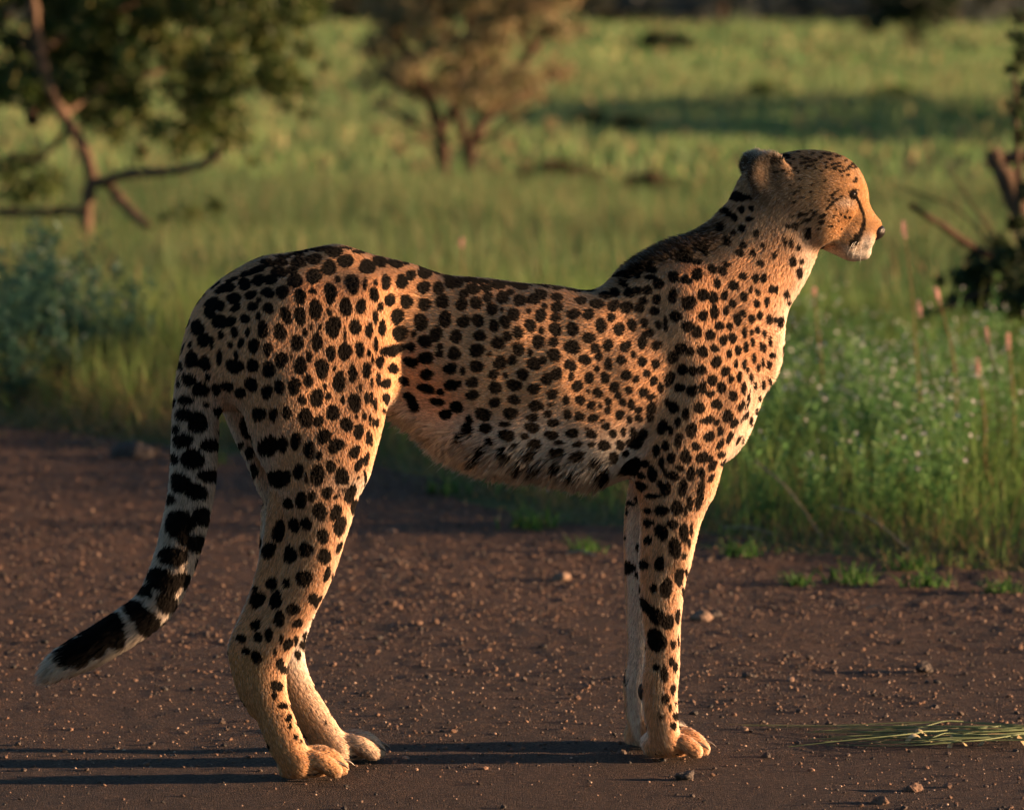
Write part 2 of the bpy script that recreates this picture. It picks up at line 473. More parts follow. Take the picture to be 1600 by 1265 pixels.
# ---- coat pattern: spots measured tile by tile (x, y, half width, half height[, tilt]) in each tile's own pixels
TILES = [
 (320, 360, 3.9525, '''740 95 50 14|870 95 45 12|960 120 50 18|590 120 45 18|690 120 55 18|790 130 60 30|480 165 50 18|560 135 50 15|380 195 45 16|470 200 45 22|575 200 50 32|670 178 52 30
870 190 48 42|1080 190 48 32 30|260 268 50 16 -15|330 240 55 20 -20|400 215 40 15 -15|455 260 45 36|540 250 35 28|670 285 44 48|765 235 48 44|1002 228 46 48|165 310 40 14 -25|245 333 40 38|330 310 38 36|405 308 38 32
555 312 50 38|820 305 18 22|910 325 44 55|990 330 18 35|1055 322 12 20|100 365 45 22 -30|150 355 40 25 -20|178 422 42 36|285 400 40 24 -30|388 385 38 32|478 380 38 42|590 408 36 45|665 378 20 18|775 385 38 62
85 465 38 36 -30|190 480 38 20 -30|295 472 36 26 -15|333 432 14 18 30|392 483 32 36|500 525 33 52 -15|587 528 37 56|682 490 36 66|870 475 36 58|962 470 30 48|1045 395 27 48|767 508 16 22
30 510 35 38 -40|95 565 45 45 -40|160 565 30 36 30|248 548 30 30|332 532 18 26|358 615 34 50|463 628 36 54|617 625 15 25|655 600 10 18|710 595 12 25 20|793 598 45 64|928 598 34 48|1052 535 18 45|1012 618 24 46
100 645 18 30|185 632 26 30|158 708 16 20|225 695 20 32 20|265 630 16 30 20|303 715 32 48|387 735 30 42|567 695 36 52|692 690 36 52|863 650 10 40|955 735 28 48|863 750 40 54|775 762 30 46|1055 705 14 48|1012 760 12 25
195 770 16 28|470 800 38 52|643 782 20 36|590 838 38 52|532 785 8 18|722 855 40 60|797 855 10 18|912 885 28 50|1000 865 24 54|1035 800 8 30|185 840 55 40|295 835 34 44|395 862 36 52
140 965 40 30|288 952 38 46|385 1000 34 44|220 1005 34 34|460 965 30 46|552 965 36 54|637 930 26 42|740 965 14 22|827 935 40 60|960 970 12 26|1072 920 14 40|1030 940 10 32
598 1045 26 30 -25|690 1035 42 58|760 1025 18 28|850 1048 16 26|925 1065 38 56|1000 1035 16 40|1030 1040 9 45|1050 1075 12 44'''),
 (320, 640, 3.9525, '''335 30 40 45|425 35 26 40|505 20 32 35 -15|620 50 42 60|790 20 42 45|700 72 30 38|875 92 38 42|985 40 13 28|1018 65 10 34|1038 80 9 28|1060 85 12 32|935 45 8 14
265 100 45 70|560 195 30 55|480 215 32 48|390 230 50 65 30|645 252 33 56|735 165 38 52 15|810 225 42 50 45|948 138 30 48|1005 175 14 45|1025 195 10 35|210 225 15 25|280 270 30 40|705 285 20 28|925 262 32 42 30|998 305 16 44 15|950 340 22 48 25
310 385 25 40|578 383 30 48|775 352 28 40|695 405 38 66 10|845 410 38 54|440 430 75 48|625 425 12 35|945 418 8 14|990 425 10 44|830 315 8 12|878 455 8 12|855 497 7 14
515 580 30 36|595 560 36 50|660 535 24 32|752 512 32 40|805 540 16 10 -30|830 525 8 14|897 520 30 62 25|922 598 28 44 15|708 628 42 54|808 635 30 54 20|460 750 40 66 10|550 715 32 44|625 707 34 38|835 720 34 62 20
728 780 34 46|395 870 34 55 15|528 895 42 50|625 862 40 48|738 905 36 50|828 850 14 40 20|752 1015 20 44 20|415 1075 36 40|507 1072 24 28|612 1042 46 52|782 1030 8 30 10
325 1175 40 55 20|440 1175 34 55 15|665 1165 26 38 30|695 1185 12 46 25|545 1232 38 36|315 1110 15 25'''),
 (320, 940, 4.216, '''492 112 36 48 10|340 155 34 36 -20|610 142 36 24 -45|352 232 26 36 15|422 218 28 44 10|240 240 30 28|502 245 14 30 10|545 280 28 44 30|600 262 14 35 10|698 222 16 28|660 285 22 34|277 328 20 26|340 365 32 40 -20|610 350 22 30|460 325 14 22
492 410 26 34|520 448 26 24 -30|475 555 44 30 10|458 620 22 28|512 685 32 22|552 765 22 24 25|500 748 10 8|557 822 14 18|598 892 16 20|632 920 7 14|795 790 6 16'''),
 (240, 440, 4.215, '''375 140 50 25 -35|430 160 38 36 -20|525 115 45 38|370 225 40 40 -30|425 265 42 50 20|330 385 38 50|290 305 45 45 -40|440 355 18 32|385 405 16 40|245 420 14 22|255 515 45 50|338 540 38 52|180 555 20 36|200 445 10 40 20|358 628 18 25
235 655 50 38 20|310 710 55 52 20|158 670 12 40|210 785 45 32|290 930 60 65|195 880 50 42|135 795 14 30|345 812 20 18|435 500 20 50|415 710 30 40|420 860 25 40|135 975 24 28|185 1050 62 48|255 1170 66 70|382 1080 50 45|140 1170 28 35|485 690 40 40'''),
 (0, 640, 2.75, '''775 315 45 38 25|845 355 42 38 20|905 285 32 28|735 385 18 25|770 490 66 50 -25|872 462 34 38|845 575 40 40 20|740 630 56 42 10|690 730 65 50 25|735 750 30 40|790 735 30 35|720 835 35 45 10|590 780 30 25
585 870 65 40 40|640 930 50 45 30|468 930 60 66|400 985 62 62|325 1040 62 52|275 1065 34 40'''),
 (900, 700, 2.4327, '''237 197 18 12 20|205 212 16 10|272 240 16 12|325 238 26 20|383 228 20 30|433 210 12 25|470 195 14 40 15|415 240 8 20|195 245 6 14|275 285 20 16|325 320 26 28|365 290 22 16 30|410 322 17 36|437 310 6 28|275 352 16 16|375 380 24 36 -15|237 375 8 14|192 340 6 10|428 362 6 18|410 412 8 12
200 455 20 24|258 442 20 18|318 440 20 26|237 485 10 16 -30|392 490 16 36 10|418 475 6 18|343 532 22 36|405 550 7 24|295 532 12 18|265 600 16 40 -30|310 640 25 36 -30|350 662 24 26|385 640 10 28|305 730 32 46 -15|368 745 11 18|387 735 5 20
362 812 10 18|376 832 9 22|335 860 14 28|305 835 12 14|368 917 10 22|338 952 14 22|357 988 8 14|381 1020 12 16|325 1020 12 10|370 1055 14 14|390 1065 8 10|378 972 4 7'''),
 (580, 380, 3.0125, '''110 95 38 22 20|150 85 30 14|68 185 20 36|143 180 30 32|185 150 24 24|250 140 36 22 15|310 140 28 16 20|250 98 30 12 20|370 142 38 18 25|320 100 30 10 15|435 130 35 12 15|480 162 45 16 15|540 140 40 12 15|600 160 40 10 10|690 150 40 8|650 170 50 12 12|720 175 40 10
245 208 32 28|315 212 28 28|375 190 30 26 10|410 190 24 18|478 215 32 26 30|540 212 28 20 20|595 198 38 18 10|655 232 18 14|698 207 40 16 8|435 238 22 20|85 268 24 30|165 275 32 30|248 288 28 30|333 275 32 30|425 288 28 30|493 283 28 28|548 255 24 22|617 257 32 28|698 270 28 28|765 262 34 24|800 238 30 22 25|800 200 38 14 15|850 180 40 10 10|878 215 28 14|873 253 28 18
42 300 14 22|120 345 30 36|232 372 34 38|345 358 32 36|432 370 30 28|502 365 28 28|568 310 28 28|577 390 24 28|630 370 26 28|670 335 30 28|740 320 12 14|795 340 28 30|815 300 14 14|873 300 28 24|865 350 26 20|615 315 8 10
18 348 14 36|130 425 32 36|50 400 18 34|198 425 14 16|305 428 30 34|398 440 28 30|510 435 26 26|595 470 30 30|638 440 20 24|690 420 24 32|748 388 28 30|800 412 14 16|865 405 28 32
98 505 46 28 -8|187 490 20 22|252 462 32 28|322 487 16 18|320 520 20 18|255 540 38 26 10|390 520 32 28|497 505 34 32|555 520 12 12|605 562 34 30|660 550 24 22|692 497 28 30|785 465 28 34|855 465 26 22|745 515 14 18
20 475 12 40|40 560 18 32|105 590 30 26|185 560 40 22 25|260 618 28 26|370 590 32 26|430 600 12 20|495 580 36 26|575 618 24 24|630 620 14 14|712 618 28 26|765 568 32 30|810 552 18 18|860 528 32 30
35 635 12 28|70 660 24 24|150 648 26 20 20|258 682 40 22 15|375 668 32 28|325 700 20 16 30|412 660 14 18|475 655 30 24|582 680 32 26|670 668 34 28 15|765 685 28 26|825 640 28 26|870 615 30 26
75 735 28 30|20 765 12 40|195 755 26 40 -30|310 745 34 18 15|400 770 30 28|350 805 30 24 15|475 715 32 22|580 750 28 24|670 737 28 22|775 765 32 26|850 710 28 22|840 760 16 10|165 715 18 18|58 790 14 12|25 845 10 25
460 830 18 22|525 805 38 28 12|450 870 24 28|405 905 20 20 30|535 870 28 24|550 928 20 18|655 800 32 28|625 850 26 14|635 902 38 24|665 945 20 12 -15|720 907 20 14|757 818 28 18|755 865 36 22|830 802 22 18|855 845 28 20|845 902 34 20|765 942 34 20|885 935 26 10|505 965 24 26|470 998 22 18|612 985 30 26|730 985 34 18|668 1040 26 20|755 1045 32 20|865 978 38 20 -8|855 1040 24 20|795 1008 18 7 -15|930 1075 30 20|800 1110 30 25'''),
 (880, 380, 3.1625, '''30 205 30 8|60 238 35 12|125 238 38 14|190 160 60 14|285 170 40 14|85 283 30 18|205 258 28 20|255 245 28 18|165 300 34 24|325 245 26 26|295 205 24 14|365 235 24 20|415 235 26 22|355 150 28 24|420 130 40 20|470 200 26 28|430 170 30 14
245 312 28 28|312 318 30 30|375 320 24 26|395 285 20 22|460 280 20 26|450 335 22 22|50 350 32 26|122 352 30 26|235 368 20 24|185 408 28 34|45 425 32 32|125 468 30 28|275 425 26 34|340 405 24 30|398 395 20 24|470 405 16 22|420 445 26 22|505 400 12 36
42 515 38 34|157 518 22 26|220 505 24 30|308 510 30 26 -30|390 490 24 32|460 505 22 26 30|175 560 22 22|105 575 30 26|285 578 24 26|222 598 22 28|345 550 16 16|390 585 24 24|35 603 28 28|165 622 14 18|455 598 20 26
38 658 16 20|127 665 22 30|205 665 24 28|310 652 26 26 -30|358 672 18 20|412 645 18 20|68 705 28 28|122 732 10 14|170 737 24 24|252 710 26 26|322 727 18 20|395 737 22 26|445 680 18 26 20|12 775 18 24|82 772 24 24|137 800 22 22|180 800 10 12|270 752 18 20|222 785 18 22|218 822 16 20|292 785 18 20|335 795 20 26|480 715 18 24|430 760 24 16 -20
20 845 20 24|78 855 24 24|148 862 26 22 -15|188 877 16 8 -20|210 905 22 18|278 848 22 26|325 870 14 20|370 865 20 20|435 815 26 28|370 825 20 18|42 937 32 22 -10|137 943 26 22|245 940 18 20|295 930 14 22|345 935 20 22|390 945 24 30|425 860 20 24|115 915 14 6 -15
68 992 24 14 -12|137 993 20 12|200 998 28 26|280 995 22 24|60 1045 36 20 -8|245 1055 22 28|350 985 40 30|330 1110 50 40|305 1040 20 16|150 1080 30 20 -10|180 1145 38 36|400 1090 24 20|385 1150 24 16 20|380 1200 30 22 20
600 80 40 18|660 95 26 14|545 165 28 28|605 182 26 22|662 155 30 28|685 45 30 16 20|735 128 26 20 30|785 138 26 20 25|805 105 20 14|760 200 18 24|840 210 26 26 20|885 165 22 18 40|950 175 16 22|990 172 18 22|1165 148 16 26
540 262 24 34|620 295 32 36|690 258 30 28|742 270 24 28|795 260 18 26|835 300 18 24|892 265 20 24|925 230 10 18|960 242 12 20 -20|955 300 16 20|1005 290 12 24|1030 228 18 20|1052 232 8 20|1100 255 14 22|1130 295 18 14
555 362 28 28|690 360 24 26|745 340 22 32|803 335 16 24|860 378 20 28|885 348 18 20|930 375 16 24|970 360 16 20|1015 378 14 26|1040 380 8 16|1068 388 16 28|615 412 30 26|660 440 26 28|725 455 24 28|790 478 22 24|835 470 20 26|770 410 26 20|820 412 18 18|895 440 14 28|930 440 10 16|960 430 13 20|993 448 12 20|1020 485 8 28
580 520 30 28|625 535 20 22|688 535 26 30|745 520 20 20|755 588 26 28|540 565 24 34|818 548 16 22|862 530 16 26|902 512 13 26|935 490 11 22|975 510 9 24|992 518 9 20|942 568 12 24|1030 552 14 16|1015 600 12 20|985 590 8 26
590 625 30 26|640 632 22 22|685 625 20 24|735 678 26 28|800 632 22 26|852 598 12 20|893 598 13 24|907 628 9 18|828 672 15 22|868 660 14 26|925 668 10 24|962 615 10 22|985 700 14 22|1020 685 10 16|525 670 22 40 20|575 715 24 24|635 730 30 26|690 715 20 28|725 745 22 18|780 715 26 26|838 755 20 28|890 718 15 28|910 750 7 24 15|945 705 9 20|965 768 12 16|980 830 14 18
545 815 28 28|515 790 16 24|605 845 20 26|673 815 28 26|755 795 28 26|812 855 28 28 30|878 805 13 28 20|905 790 5 34 25|900 845 12 24 20|922 880 13 28|490 910 24 40 20|565 885 16 24|635 925 26 36|710 875 36 18 -15|755 885 16 18|775 928 16 22|845 890 15 28 25|880 865 5 28 25|718 955 26 26|570 975 18 36 15|530 925 14 24|505 1000 18 28|460 1025 18 32|655 1003 20 22
820 960 13 32 30|860 970 14 28 25|885 975 8 16|775 995 15 28 30|532 1062 20 28|605 1055 26 36|685 1060 30 28|720 1065 18 20|782 1045 15 20 30|738 1100 17 30 30|800 1080 18 24 40|730 1160 14 24 30|485 1085 16 30|440 1140 24 38 -10|540 1150 30 24|575 1110 22 18|500 1130 12 20|630 1140 22 34|680 1135 20 26|505 1215 26 34|590 1210 22 40|480 1190 16 20|680 1210 18 40 15|440 1250 40 14'''),
 (1080, 200, 4.685, '''370 600 26 26|440 590 20 22|255 620 34 34|315 658 26 28|425 668 26 22|210 745 34 34 30|370 738 26 32|310 775 22 22|475 775 24 28|262 838 28 30|380 858 28 24 20|520 862 18 24|355 915 36 26 30|448 915 24 26|505 990 24 24|605 935 16 26|740 980 28 34|805 975 16 20|330 500 60 36|410 510 40 20
680 830 16 30|725 845 18 36|780 875 16 28|850 790 22 30|855 750 24 22 -30|760 720 24 24 -40|700 720 16 20|810 635 44 12 -10|850 675 32 14 -10|950 690 26 16|960 645 36 12 -30|1020 720 18 10|930 740 14 8
1042 648 13 11|1078 682 11 9|1058 597 10 9|1125 650 12 14|1140 610 9 9|1095 630 8 8|1160 655 8 8|1100 740 10 8|700 210 36 16|780 183 26 8|850 232 26 12|905 242 16 8|950 220 18 14 -40|860 285 30 8|640 185 40 10|820 260 30 8|1000 200 14 6
1215 800 26 30|1190 830 30 26|1180 860 22 18|1188 488 30 32'''),
]
# dark strokes of the face (photo pixels, half width): tear line, streak behind the eye, lid
STROKES = [([(1335, 305), (1340, 313), (1344, 322), (1348, 332), (1350, 342), (1349, 352), (1346, 363), (1341, 374), (1337, 382)], 2.9), ([(1349, 350), (1346, 361), (1341, 372), (1336, 381)], 4.0),
           ([(1291, 327), (1298, 319), (1306, 312), (1316, 307)], 2.2), ([(1326, 300), (1332, 297), (1340, 297)], 1.6)]
SPOT_PX = []
for ox, oy, sc, txt in TILES:
    for it in txt.replace('\n', '|').split('|'):
        v = [float(t) for t in it.split()]
        qx, qy = ox + v[0] / sc, oy + v[1] / sc
        if any(abs(qx - t[0]) < 5 and abs(qy - t[1]) < 5 for t in SPOT_PX): continue       # the tiles overlap
        SPOT_PX.append((ox + v[0] / sc, oy + v[1] / sc, max(1.09 * v[2] / sc, 2.0), max(1.09 * v[3] / sc, 2.0), v[4] if len(v) > 4 else 0.0))
_fr = np.random.default_rng(77)
for i in range(95):                                                      # speckled crown and cheek
    if i < 70: q = (_fr.uniform(1206, 1340), _fr.uniform(233, 272)); q = (q[0], q[1] + max(0, q[0] - 1310) * .7)
    else: q = (_fr.uniform(1232, 1310), _fr.uniform(275, 350))
    SPOT_PX.append((q[0], q[1], _fr.uniform(2.2, 4.6), _fr.uniform(1.5, 2.4), _fr.uniform(-35, 5)))
for pts, w in STROKES:
    d = catmull([list(p) for p in pts], 5)
    for x, y in d: SPOT_PX.append((x, y, w, w, 0.0))

body_bvh = BVHTree.FromPolygons([tuple(v) for v in BV.tolist()], BF.tolist())
CAMP = np.array([0, -CAM_D, CAM_H])
SPOTS = []                                      # centre, axis u, axis v, in the tangent plane (axes scaled to half sizes), normal
def shoot(px, py):
    d = unit(ray(px, py))
    for dx, dy in ((0, 0), (3, 0), (-3, 0), (0, 4), (6, 0), (-6, 0), (0, 8), (10, 0), (-10, 0), (0, 14)):
        d = unit(ray(px + dx, py + dy))
        loc, nor, idx, dist = body_bvh.ray_cast(Vector(CAMP), Vector(d))
        if loc is not None: return np.array(loc), np.array(nor), d
    return None
for px, py, rx, ry, rot in SPOT_PX:
    h = shoot(px, py)
    if h is None: continue
    c, n, d = h
    v0 = BF[body_bvh.find_nearest(Vector(c))[2]][0]
    n = BN[v0]
    s = np.linalg.norm(c - CAMP) / FPX
    ca, sa = math.cos(R(rot)), math.sin(R(rot))
    right, down = np.array([1.0, 0, 0]), np.array([0, -SP, -CP])
    axes = []
    for r_, e in ((rx, right * ca + down * sa), (ry, down * ca - right * sa)):
        w = e * r_ * s
        dn = d @ n
        t = w - d * ((w @ n) / (dn if abs(dn) > .3 else math.copysign(.3, dn)))    # along the sight line onto the tangent plane
        L0 = np.linalg.norm(t); t = t * min(1.0, 2.2 * r_ * s / L0)
        axes.append(t)
    SPOTS.append((c, axes[0], axes[1], n))
n_seen = len(SPOTS)

# ---- fields on the skin
bpx, bpy_ = PX(BV)
blat = (BV[:, 0] - np.array([0.0]))  # placeholder, sideways distance from the middle plane below
_m0 = P(760, 560, .05)
blat = (BV - _m0) @ LAT
nz, nf, nl = BN[:, 2], BN @ FWD, BN @ LAT
def sstep(a, b, x):
    t = np.clip((x - a) / (b - a), 0, 1); return t * t * (3 - 2 * t)
flow = np.zeros_like(BV); regw = {}
for p, k, op, region in PRIM:
    if op != 'u': continue
    f = p.field(BV.astype(np.float32)).astype(float)
    w = np.exp(-np.maximum(np.abs(f), 0) / .010) + 1e-9
    regw[region] = np.maximum(regw.get(region, 0), w)
    if isinstance(p, Chain):
        near = np.zeros(len(BV), int); bd = np.full(len(BV), 9.0)
        for i, c in enumerate(p.p):
            dd = ((BV - c) ** 2).sum(1); m = dd < bd; bd[m] = dd[m]; near[m] = i
        flow += w[:, None] * p.t[near] * p.flow
names = list(regw)
RW = np.stack([regw[n] for n in names], 1); RW = RW / RW.sum(1, keepdims=True)
RW = laplace(RW, .5, 4)
reg = {n: RW[:, i] for i, n in enumerate(names)}
flow = unit(flow)
flow[:, 2] -= .35 * reg['trunk'] + .25 * reg['neck']
for (b0, t0) in (e_near, e_far):
    w = np.exp(-np.linalg.norm(BV - (b0 + t0) / 2, axis=1) / .012)[:, None] * reg['ear'][:, None] * 6
    flow += w * unit(t0 - b0)
_faceup = sstep(1300, 1345, bpx) * reg['head']
flow = flow - BN * (flow * BN).sum(1, keepdims=True)
flow = laplace(unit(flow), .5, 26)
flow = unit(flow - BN * (flow * BN).sum(1, keepdims=True))

low = sstep(740, 860, bpy_)                                             # below the elbow and knee
isleg = np.clip(reg['hind'] + reg['fore'] + reg['paw'], 0, 1)
tailw = reg['tail']
hlen = np.full(len(BV), .0068)
def setlen(mask, L):
    global hlen
    hlen = hlen * (1 - mask) + L * mask
setlen(isleg * low, .0072)
setlen(reg['head'], .0080)
setlen(sstep(1285, 1320, bpx) * reg['head'], .0050)
setlen(sstep(1338, 1352, bpx) * reg['head'], .0030)
setlen(reg['ear'], .0120)
_cheek = np.exp(-(((bpx - 1238) / 26) ** 2 + ((bpy_ - 355) / 34) ** 2)) * (1 - reg['ear'])
setlen(_cheek * .8, .016)
_nape = sstep(.45, .85, nz) * sstep(.045, .02, np.abs(blat - .0)) * sstep(925, 985, bpx) * (1 - sstep(1168, 1195, bpx)) * (1 - reg['head'])
setlen(_nape * sstep(900, 1075, bpx), .022)
_belly = sstep(-.38, -.8, nz) * sstep(590, 640, bpx) * (1 - sstep(930, 1000, bpx)) * sstep(600, 660, bpy_) * (1 - low * isleg)
setlen(_belly, .029)
_fold = np.exp(-(((bpx - 640) / 40) ** 2 + ((bpy_ - 660) / 30) ** 2))
setlen(_fold * .5, .016)
_tuft = np.exp(-(((bpx - 402) / 22) ** 2 + ((bpy_ - 705) / 55) ** 2)) * reg['hind']
setlen(_tuft * .8, .018)
_ruff = sstep(.3, .8, nf) * sstep(395, 430, bpy_) * (1 - sstep(700, 800, bpy_)) * sstep(1100, 1180, bpx)
setlen(_ruff * .8, .014)
_tt = sstep(330, 60, bpx)
setlen(tailw, .0125)
setlen(tailw * sstep(230, 130, bpx), .020)
setlen(tailw * sstep(125, 85, bpx), .042)
setlen(reg['paw'], .0062)
setlen(isleg * sstep(1035, 1060, bpy_) * (1 - sstep(1150, 1170, bpy_)) * sstep(.1, -.5, nf) * (bpx > 800) * .8, .017)
setlen(isleg * sstep(.0, -.6, nf) * sstep(780, 840, bpy_) * (1 - sstep(960, 1000, bpy_)) * .6, .013)

TAN, BACK, WHITE, OCHRE = (np.array(c) for c in ((.80, .435, .225), (.60, .305, .15), (.88, .79, .70), (.64, .33, .13)))
col = np.tile(TAN, (len(BV), 1))
def tint(mask, c):
    global col
    m = np.clip(mask, 0, 1)[:, None]; col = col * (1 - m) + np.asarray(c) * m
tint(sstep(.2, .8, nz) * .7, BACK)
tint(sstep(-.05, -.6, nz) * sstep(590, 680, bpy_) * (1 - isleg * low) * (1 - .6 * sstep(1020, 1080, bpx)), WHITE)                  # belly
tint(sstep(650, 760, bpy_) * (reg['trunk'] > .4) * .6, WHITE)
tint(_ruff * .6, WHITE)
tint(_belly * .85, np.array((.84, .74, .62)))
_lowleg = isleg * sstep(700, 860, bpy_)
_inner = np.where(blat > -.004, sstep(.15, -.35, nl), sstep(-.15, .35, nl))                    # sides of the legs that face each other
tint(_lowleg * _inner * .85, WHITE)
tint(_lowleg * .35 * sstep(.1, .8, nf), WHITE)
tint(reg['hind'] * sstep(1000, 1030, bpy_) * sstep(.25, -.4, nf) * .9, OCHRE)                  # back of the hocks
tint(np.clip(reg['hind'] + reg['paw'], 0, 1) * sstep(1020, 1080, bpy_) * (bpx < 700) * .5, np.array((.66, .39, .19)))
tint(tailw * sstep(520, 700, bpy_) * .85, np.array((.58, .50, .41)))
tint(tailw * sstep(.1, -.6, nz) * .8, WHITE)
tint(tailw * sstep(100, 76, bpx), np.array((.56, .44, .32)))
tint(reg['head'] * .85, np.array((.50, .275, .115)))
tint(reg['head'] * sstep(275, 250, bpy_) * .6, np.array((.30, .155, .06)))
tint(reg['head'] * sstep(378, 398, bpy_) * .9, WHITE)
tint(np.exp(-(((bpx - 1356) / 14) ** 2 + ((bpy_ - 382) / 14) ** 2)), WHITE)
tint(np.exp(-(((bpx - 1322) / 14) ** 2 + ((bpy_ - 318) / 8) ** 2)) * reg['head'] * .5, WHITE)
tint(_cheek * .5, np.array((.50, .38, .24)))
tint(np.exp(-(((bpx - 1262) / 20) ** 2 + ((bpy_ - 405) / 40) ** 2)) * .5, WHITE)
# ears: pale rim, dark back; shade inside the near cup put into its colour
_earback = reg['ear'] * sstep(.1, -.5, nf)
tint(reg['ear'], np.array((.50, .36, .22)))
_earin = reg['ear'] * (blat > 0) * sstep(.15, .6, BN @ unit(LAT * .95 - FWD * .05))
tint(_earin * .8, np.array((.17, .115, .075)))
tint(_earback * .95, np.array((.018, .013, .010)))
tint(reg['ear'] * (blat < 0) * .9, np.array((.03, .022, .016)))
tint(reg['ear'] * sstep(246, 238, bpy_), np.array((.62, .52, .40)))
tint(_nape * .85 * sstep(940, 1000, bpx), np.array((.022, .017, .013)))  # black mane: dense spots, plus the shadow on the nape put into the colour
tint(reg['paw'] * sstep(1195, 1205, bpy_) * .2, np.array((.05, .035, .02)))

# ---- spots on the sides the photograph does not show
vis_dir = unit(CAMP - BV)
facing = (BN * vis_dir).sum(1)
cent = [s[0] for s in SPOTS]
cand = rng.permutation(np.where((facing < .12) & (reg['head'] < .5) & (reg['ear'] < .3) & (reg['paw'] < .4))[0])[:9000]
cell = {}
def too_near(c, r):
    k = tuple((c // .04).astype(int))
    for dx in (-1, 0, 1):
        for dy in (-1, 0, 1):
            for dz in (-1, 0, 1):
                for q in cell.get((k[0] + dx, k[1] + dy, k[2] + dz), ()):
                    if ((q - c) ** 2).sum() < r * r: return True
    return False
for c in cent: cell.setdefault(tuple((c // .04).astype(int)), []).append(c)
for i in cand:
    c = BV[i]
    small = .55 if (bpy_[i] > 900) else 1.0
    if too_near(c, .027 * small + .004): continue
    if nz[i] < -.75 and reg['trunk'][i] > .4: continue
    cell.setdefault(tuple((c // .04).astype(int)), []).append(c)
    r_ = rng.uniform(.0075, .0125) * small
    t = flow[i]; b_ = np.cross(BN[i], t)
    SPOTS.append((c, t * r_ * rng.uniform(.9, 1.3), b_ * r_, BN[i]))

# ---- hair roots
def wobble(p, s, seed):
    r_ = np.random.default_rng(seed); A = r_.normal(size=(6, 3)) * s; ph = r_.random(6) * 6.28
    return sum(np.sin(p @ A[i] + ph[i]) for i in range(6)) / 2.45
def sample_surface(n, wgt):
    T = np.vstack([BF[:, [0, 1, 2]], BF[:, [0, 2, 3]]])
    ar = .5 * np.linalg.norm(np.cross(BV[T[:, 1]] - BV[T[:, 0]], BV[T[:, 2]] - BV[T[:, 0]]), axis=1)
    w = ar * wgt[T].mean(1); w = w / w.sum()
    t = np.searchsorted(np.cumsum(w), rng.random(n)); t = np.clip(t, 0, len(T) - 1)
    a, b = rng.random(n), rng.random(n); m = a + b > 1; a[m] = 1 - a[m]; b[m] = 1 - b[m]
    B = np.stack([1 - a - b, a, b], 1)
    return T[t], B
def interp(A, T, B):
    return (A[T] * B[:, :, None]).sum(1) if A.ndim == 2 else (A[T] * B).sum(1)
N_HAIR = 520000
dens = np.where(facing > -.25, 1.0, .30) * (1 - .2 * reg['paw'])
dens = dens * (1 + 1.2 * reg['head'] + 1.0 * reg['ear']) * (1 + .3 * isleg * low)
HT, HB = sample_surface(N_HAIR, dens)
root = interp(BV, HT, HB); hn_ = unit(interp(BN, HT, HB)); hf_ = unit(interp(flow, HT, HB)); hl = interp(hlen, HT, HB); hc_ = interp(col, HT, HB)
h_belly = interp(_belly, HT, HB); h_tail = interp(tailw, HT, HB); h_nape = interp(_nape, HT, HB); h_head = interp(reg['head'], HT, HB); h_ear = interp(reg['ear'], HT, HB); h_tip = interp(tailw * sstep(130, 90, bpx), HT, HB)
def spot_mask(pts):
    """0..1 darkness of the coat at points of the skin"""
    m = np.zeros(len(pts))
    kd = KDTree(len(pts))
    for i, p in enumerate(pts.tolist()): kd.insert(p, i)
    kd.balance()
    for c, u, v, n in SPOTS:
        lu, lv = np.linalg.norm(u), np.linalg.norm(v)
        rad = max(lu, lv) * 1.35 + .001
        ids = [r[1] for r in kd.find_range(Vector(c), rad)]
        if not ids: continue
        ids = np.array(ids)
        d = pts[ids] - c
        # coordinates in the (possibly skew) frame u, v
        g = np.array([[u @ u, u @ v], [u @ v, v @ v]]); gi = np.linalg.inv(g + np.eye(2) * 1e-12)
        q = np.stack([d @ u, d @ v], 1) @ gi.T
        off = np.abs(d @ n) / max(lu, lv)
        r = np.sqrt((q ** 2).sum(1) + .5 * off ** 2)
        a = np.arctan2(q[:, 1], q[:, 0]); ph = (c[0] * 917 + c[2] * 613) % 6.28
        r = r * (1 + .07 * np.sin(2 * a + ph) + .05 * np.sin(3 * a + 2.3 * ph))
        soft = .0011 / max(min(lu, lv), .002)
        m[ids] = np.maximum(m[ids], 1 - np.clip((r - 1.0 + soft) / (2 * soft), 0, 1))
    return m
BLACK = np.array((.0045, .0036, .0030))
# ---- strands
L = hl * (.72 + .5 * rng.random(N_HAIR)) * (1 - (h_belly + h_tip) * .55 * rng.random(N_HAIR))
L = np.where((h_belly > .3) & (rng.random(N_HAIR) > .9), L * 1.5, L)
tdir = unit(hf_ + (rng.normal(size=(N_HAIR, 3)) * (.11 + .22 * h_belly + .12 * h_nape + .45 * h_ear + .10 * h_tip)[:, None]))
# clumps: neighbouring hairs lean the same way
cl = np.stack([wobble(root, 160, s) for s in (1, 2, 3)], 1) * .08 + np.stack([wobble(root, 520, s) for s in (4, 5, 6)], 1) * (.06 + .42 * h_belly + .14 * h_tail + .22 * h_tip)[:, None]
tdir = unit(tdir + cl)
tdir = unit(tdir - hn_ * (tdir * hn_).sum(1, keepdims=True))
lift0 = R(30) + R(12) * rng.random(N_HAIR) + R(34) * h_nape
lift1 = R(10) + R(34) * h_nape + R(6) * h_belly
K = 4
pts = np.zeros((N_HAIR, K, 3), np.float32); cur = root - hn_ * .0006; pts[:, 0] = cur
for k in range(1, K):
    a = lift0 + (lift1 - lift0) * ((k - 1) / (K - 2))
    d = tdir * np.cos(a)[:, None] + hn_ * np.sin(a)[:, None]
    d = d + np.array([0, 0, -1.0]) * (h_belly * 1.1 * k / K + .25 * (L > .02) * k / K)[:, None]
    cur = cur + unit(d) * (L / (K - 1))[:, None]
    pts[:, k] = cur
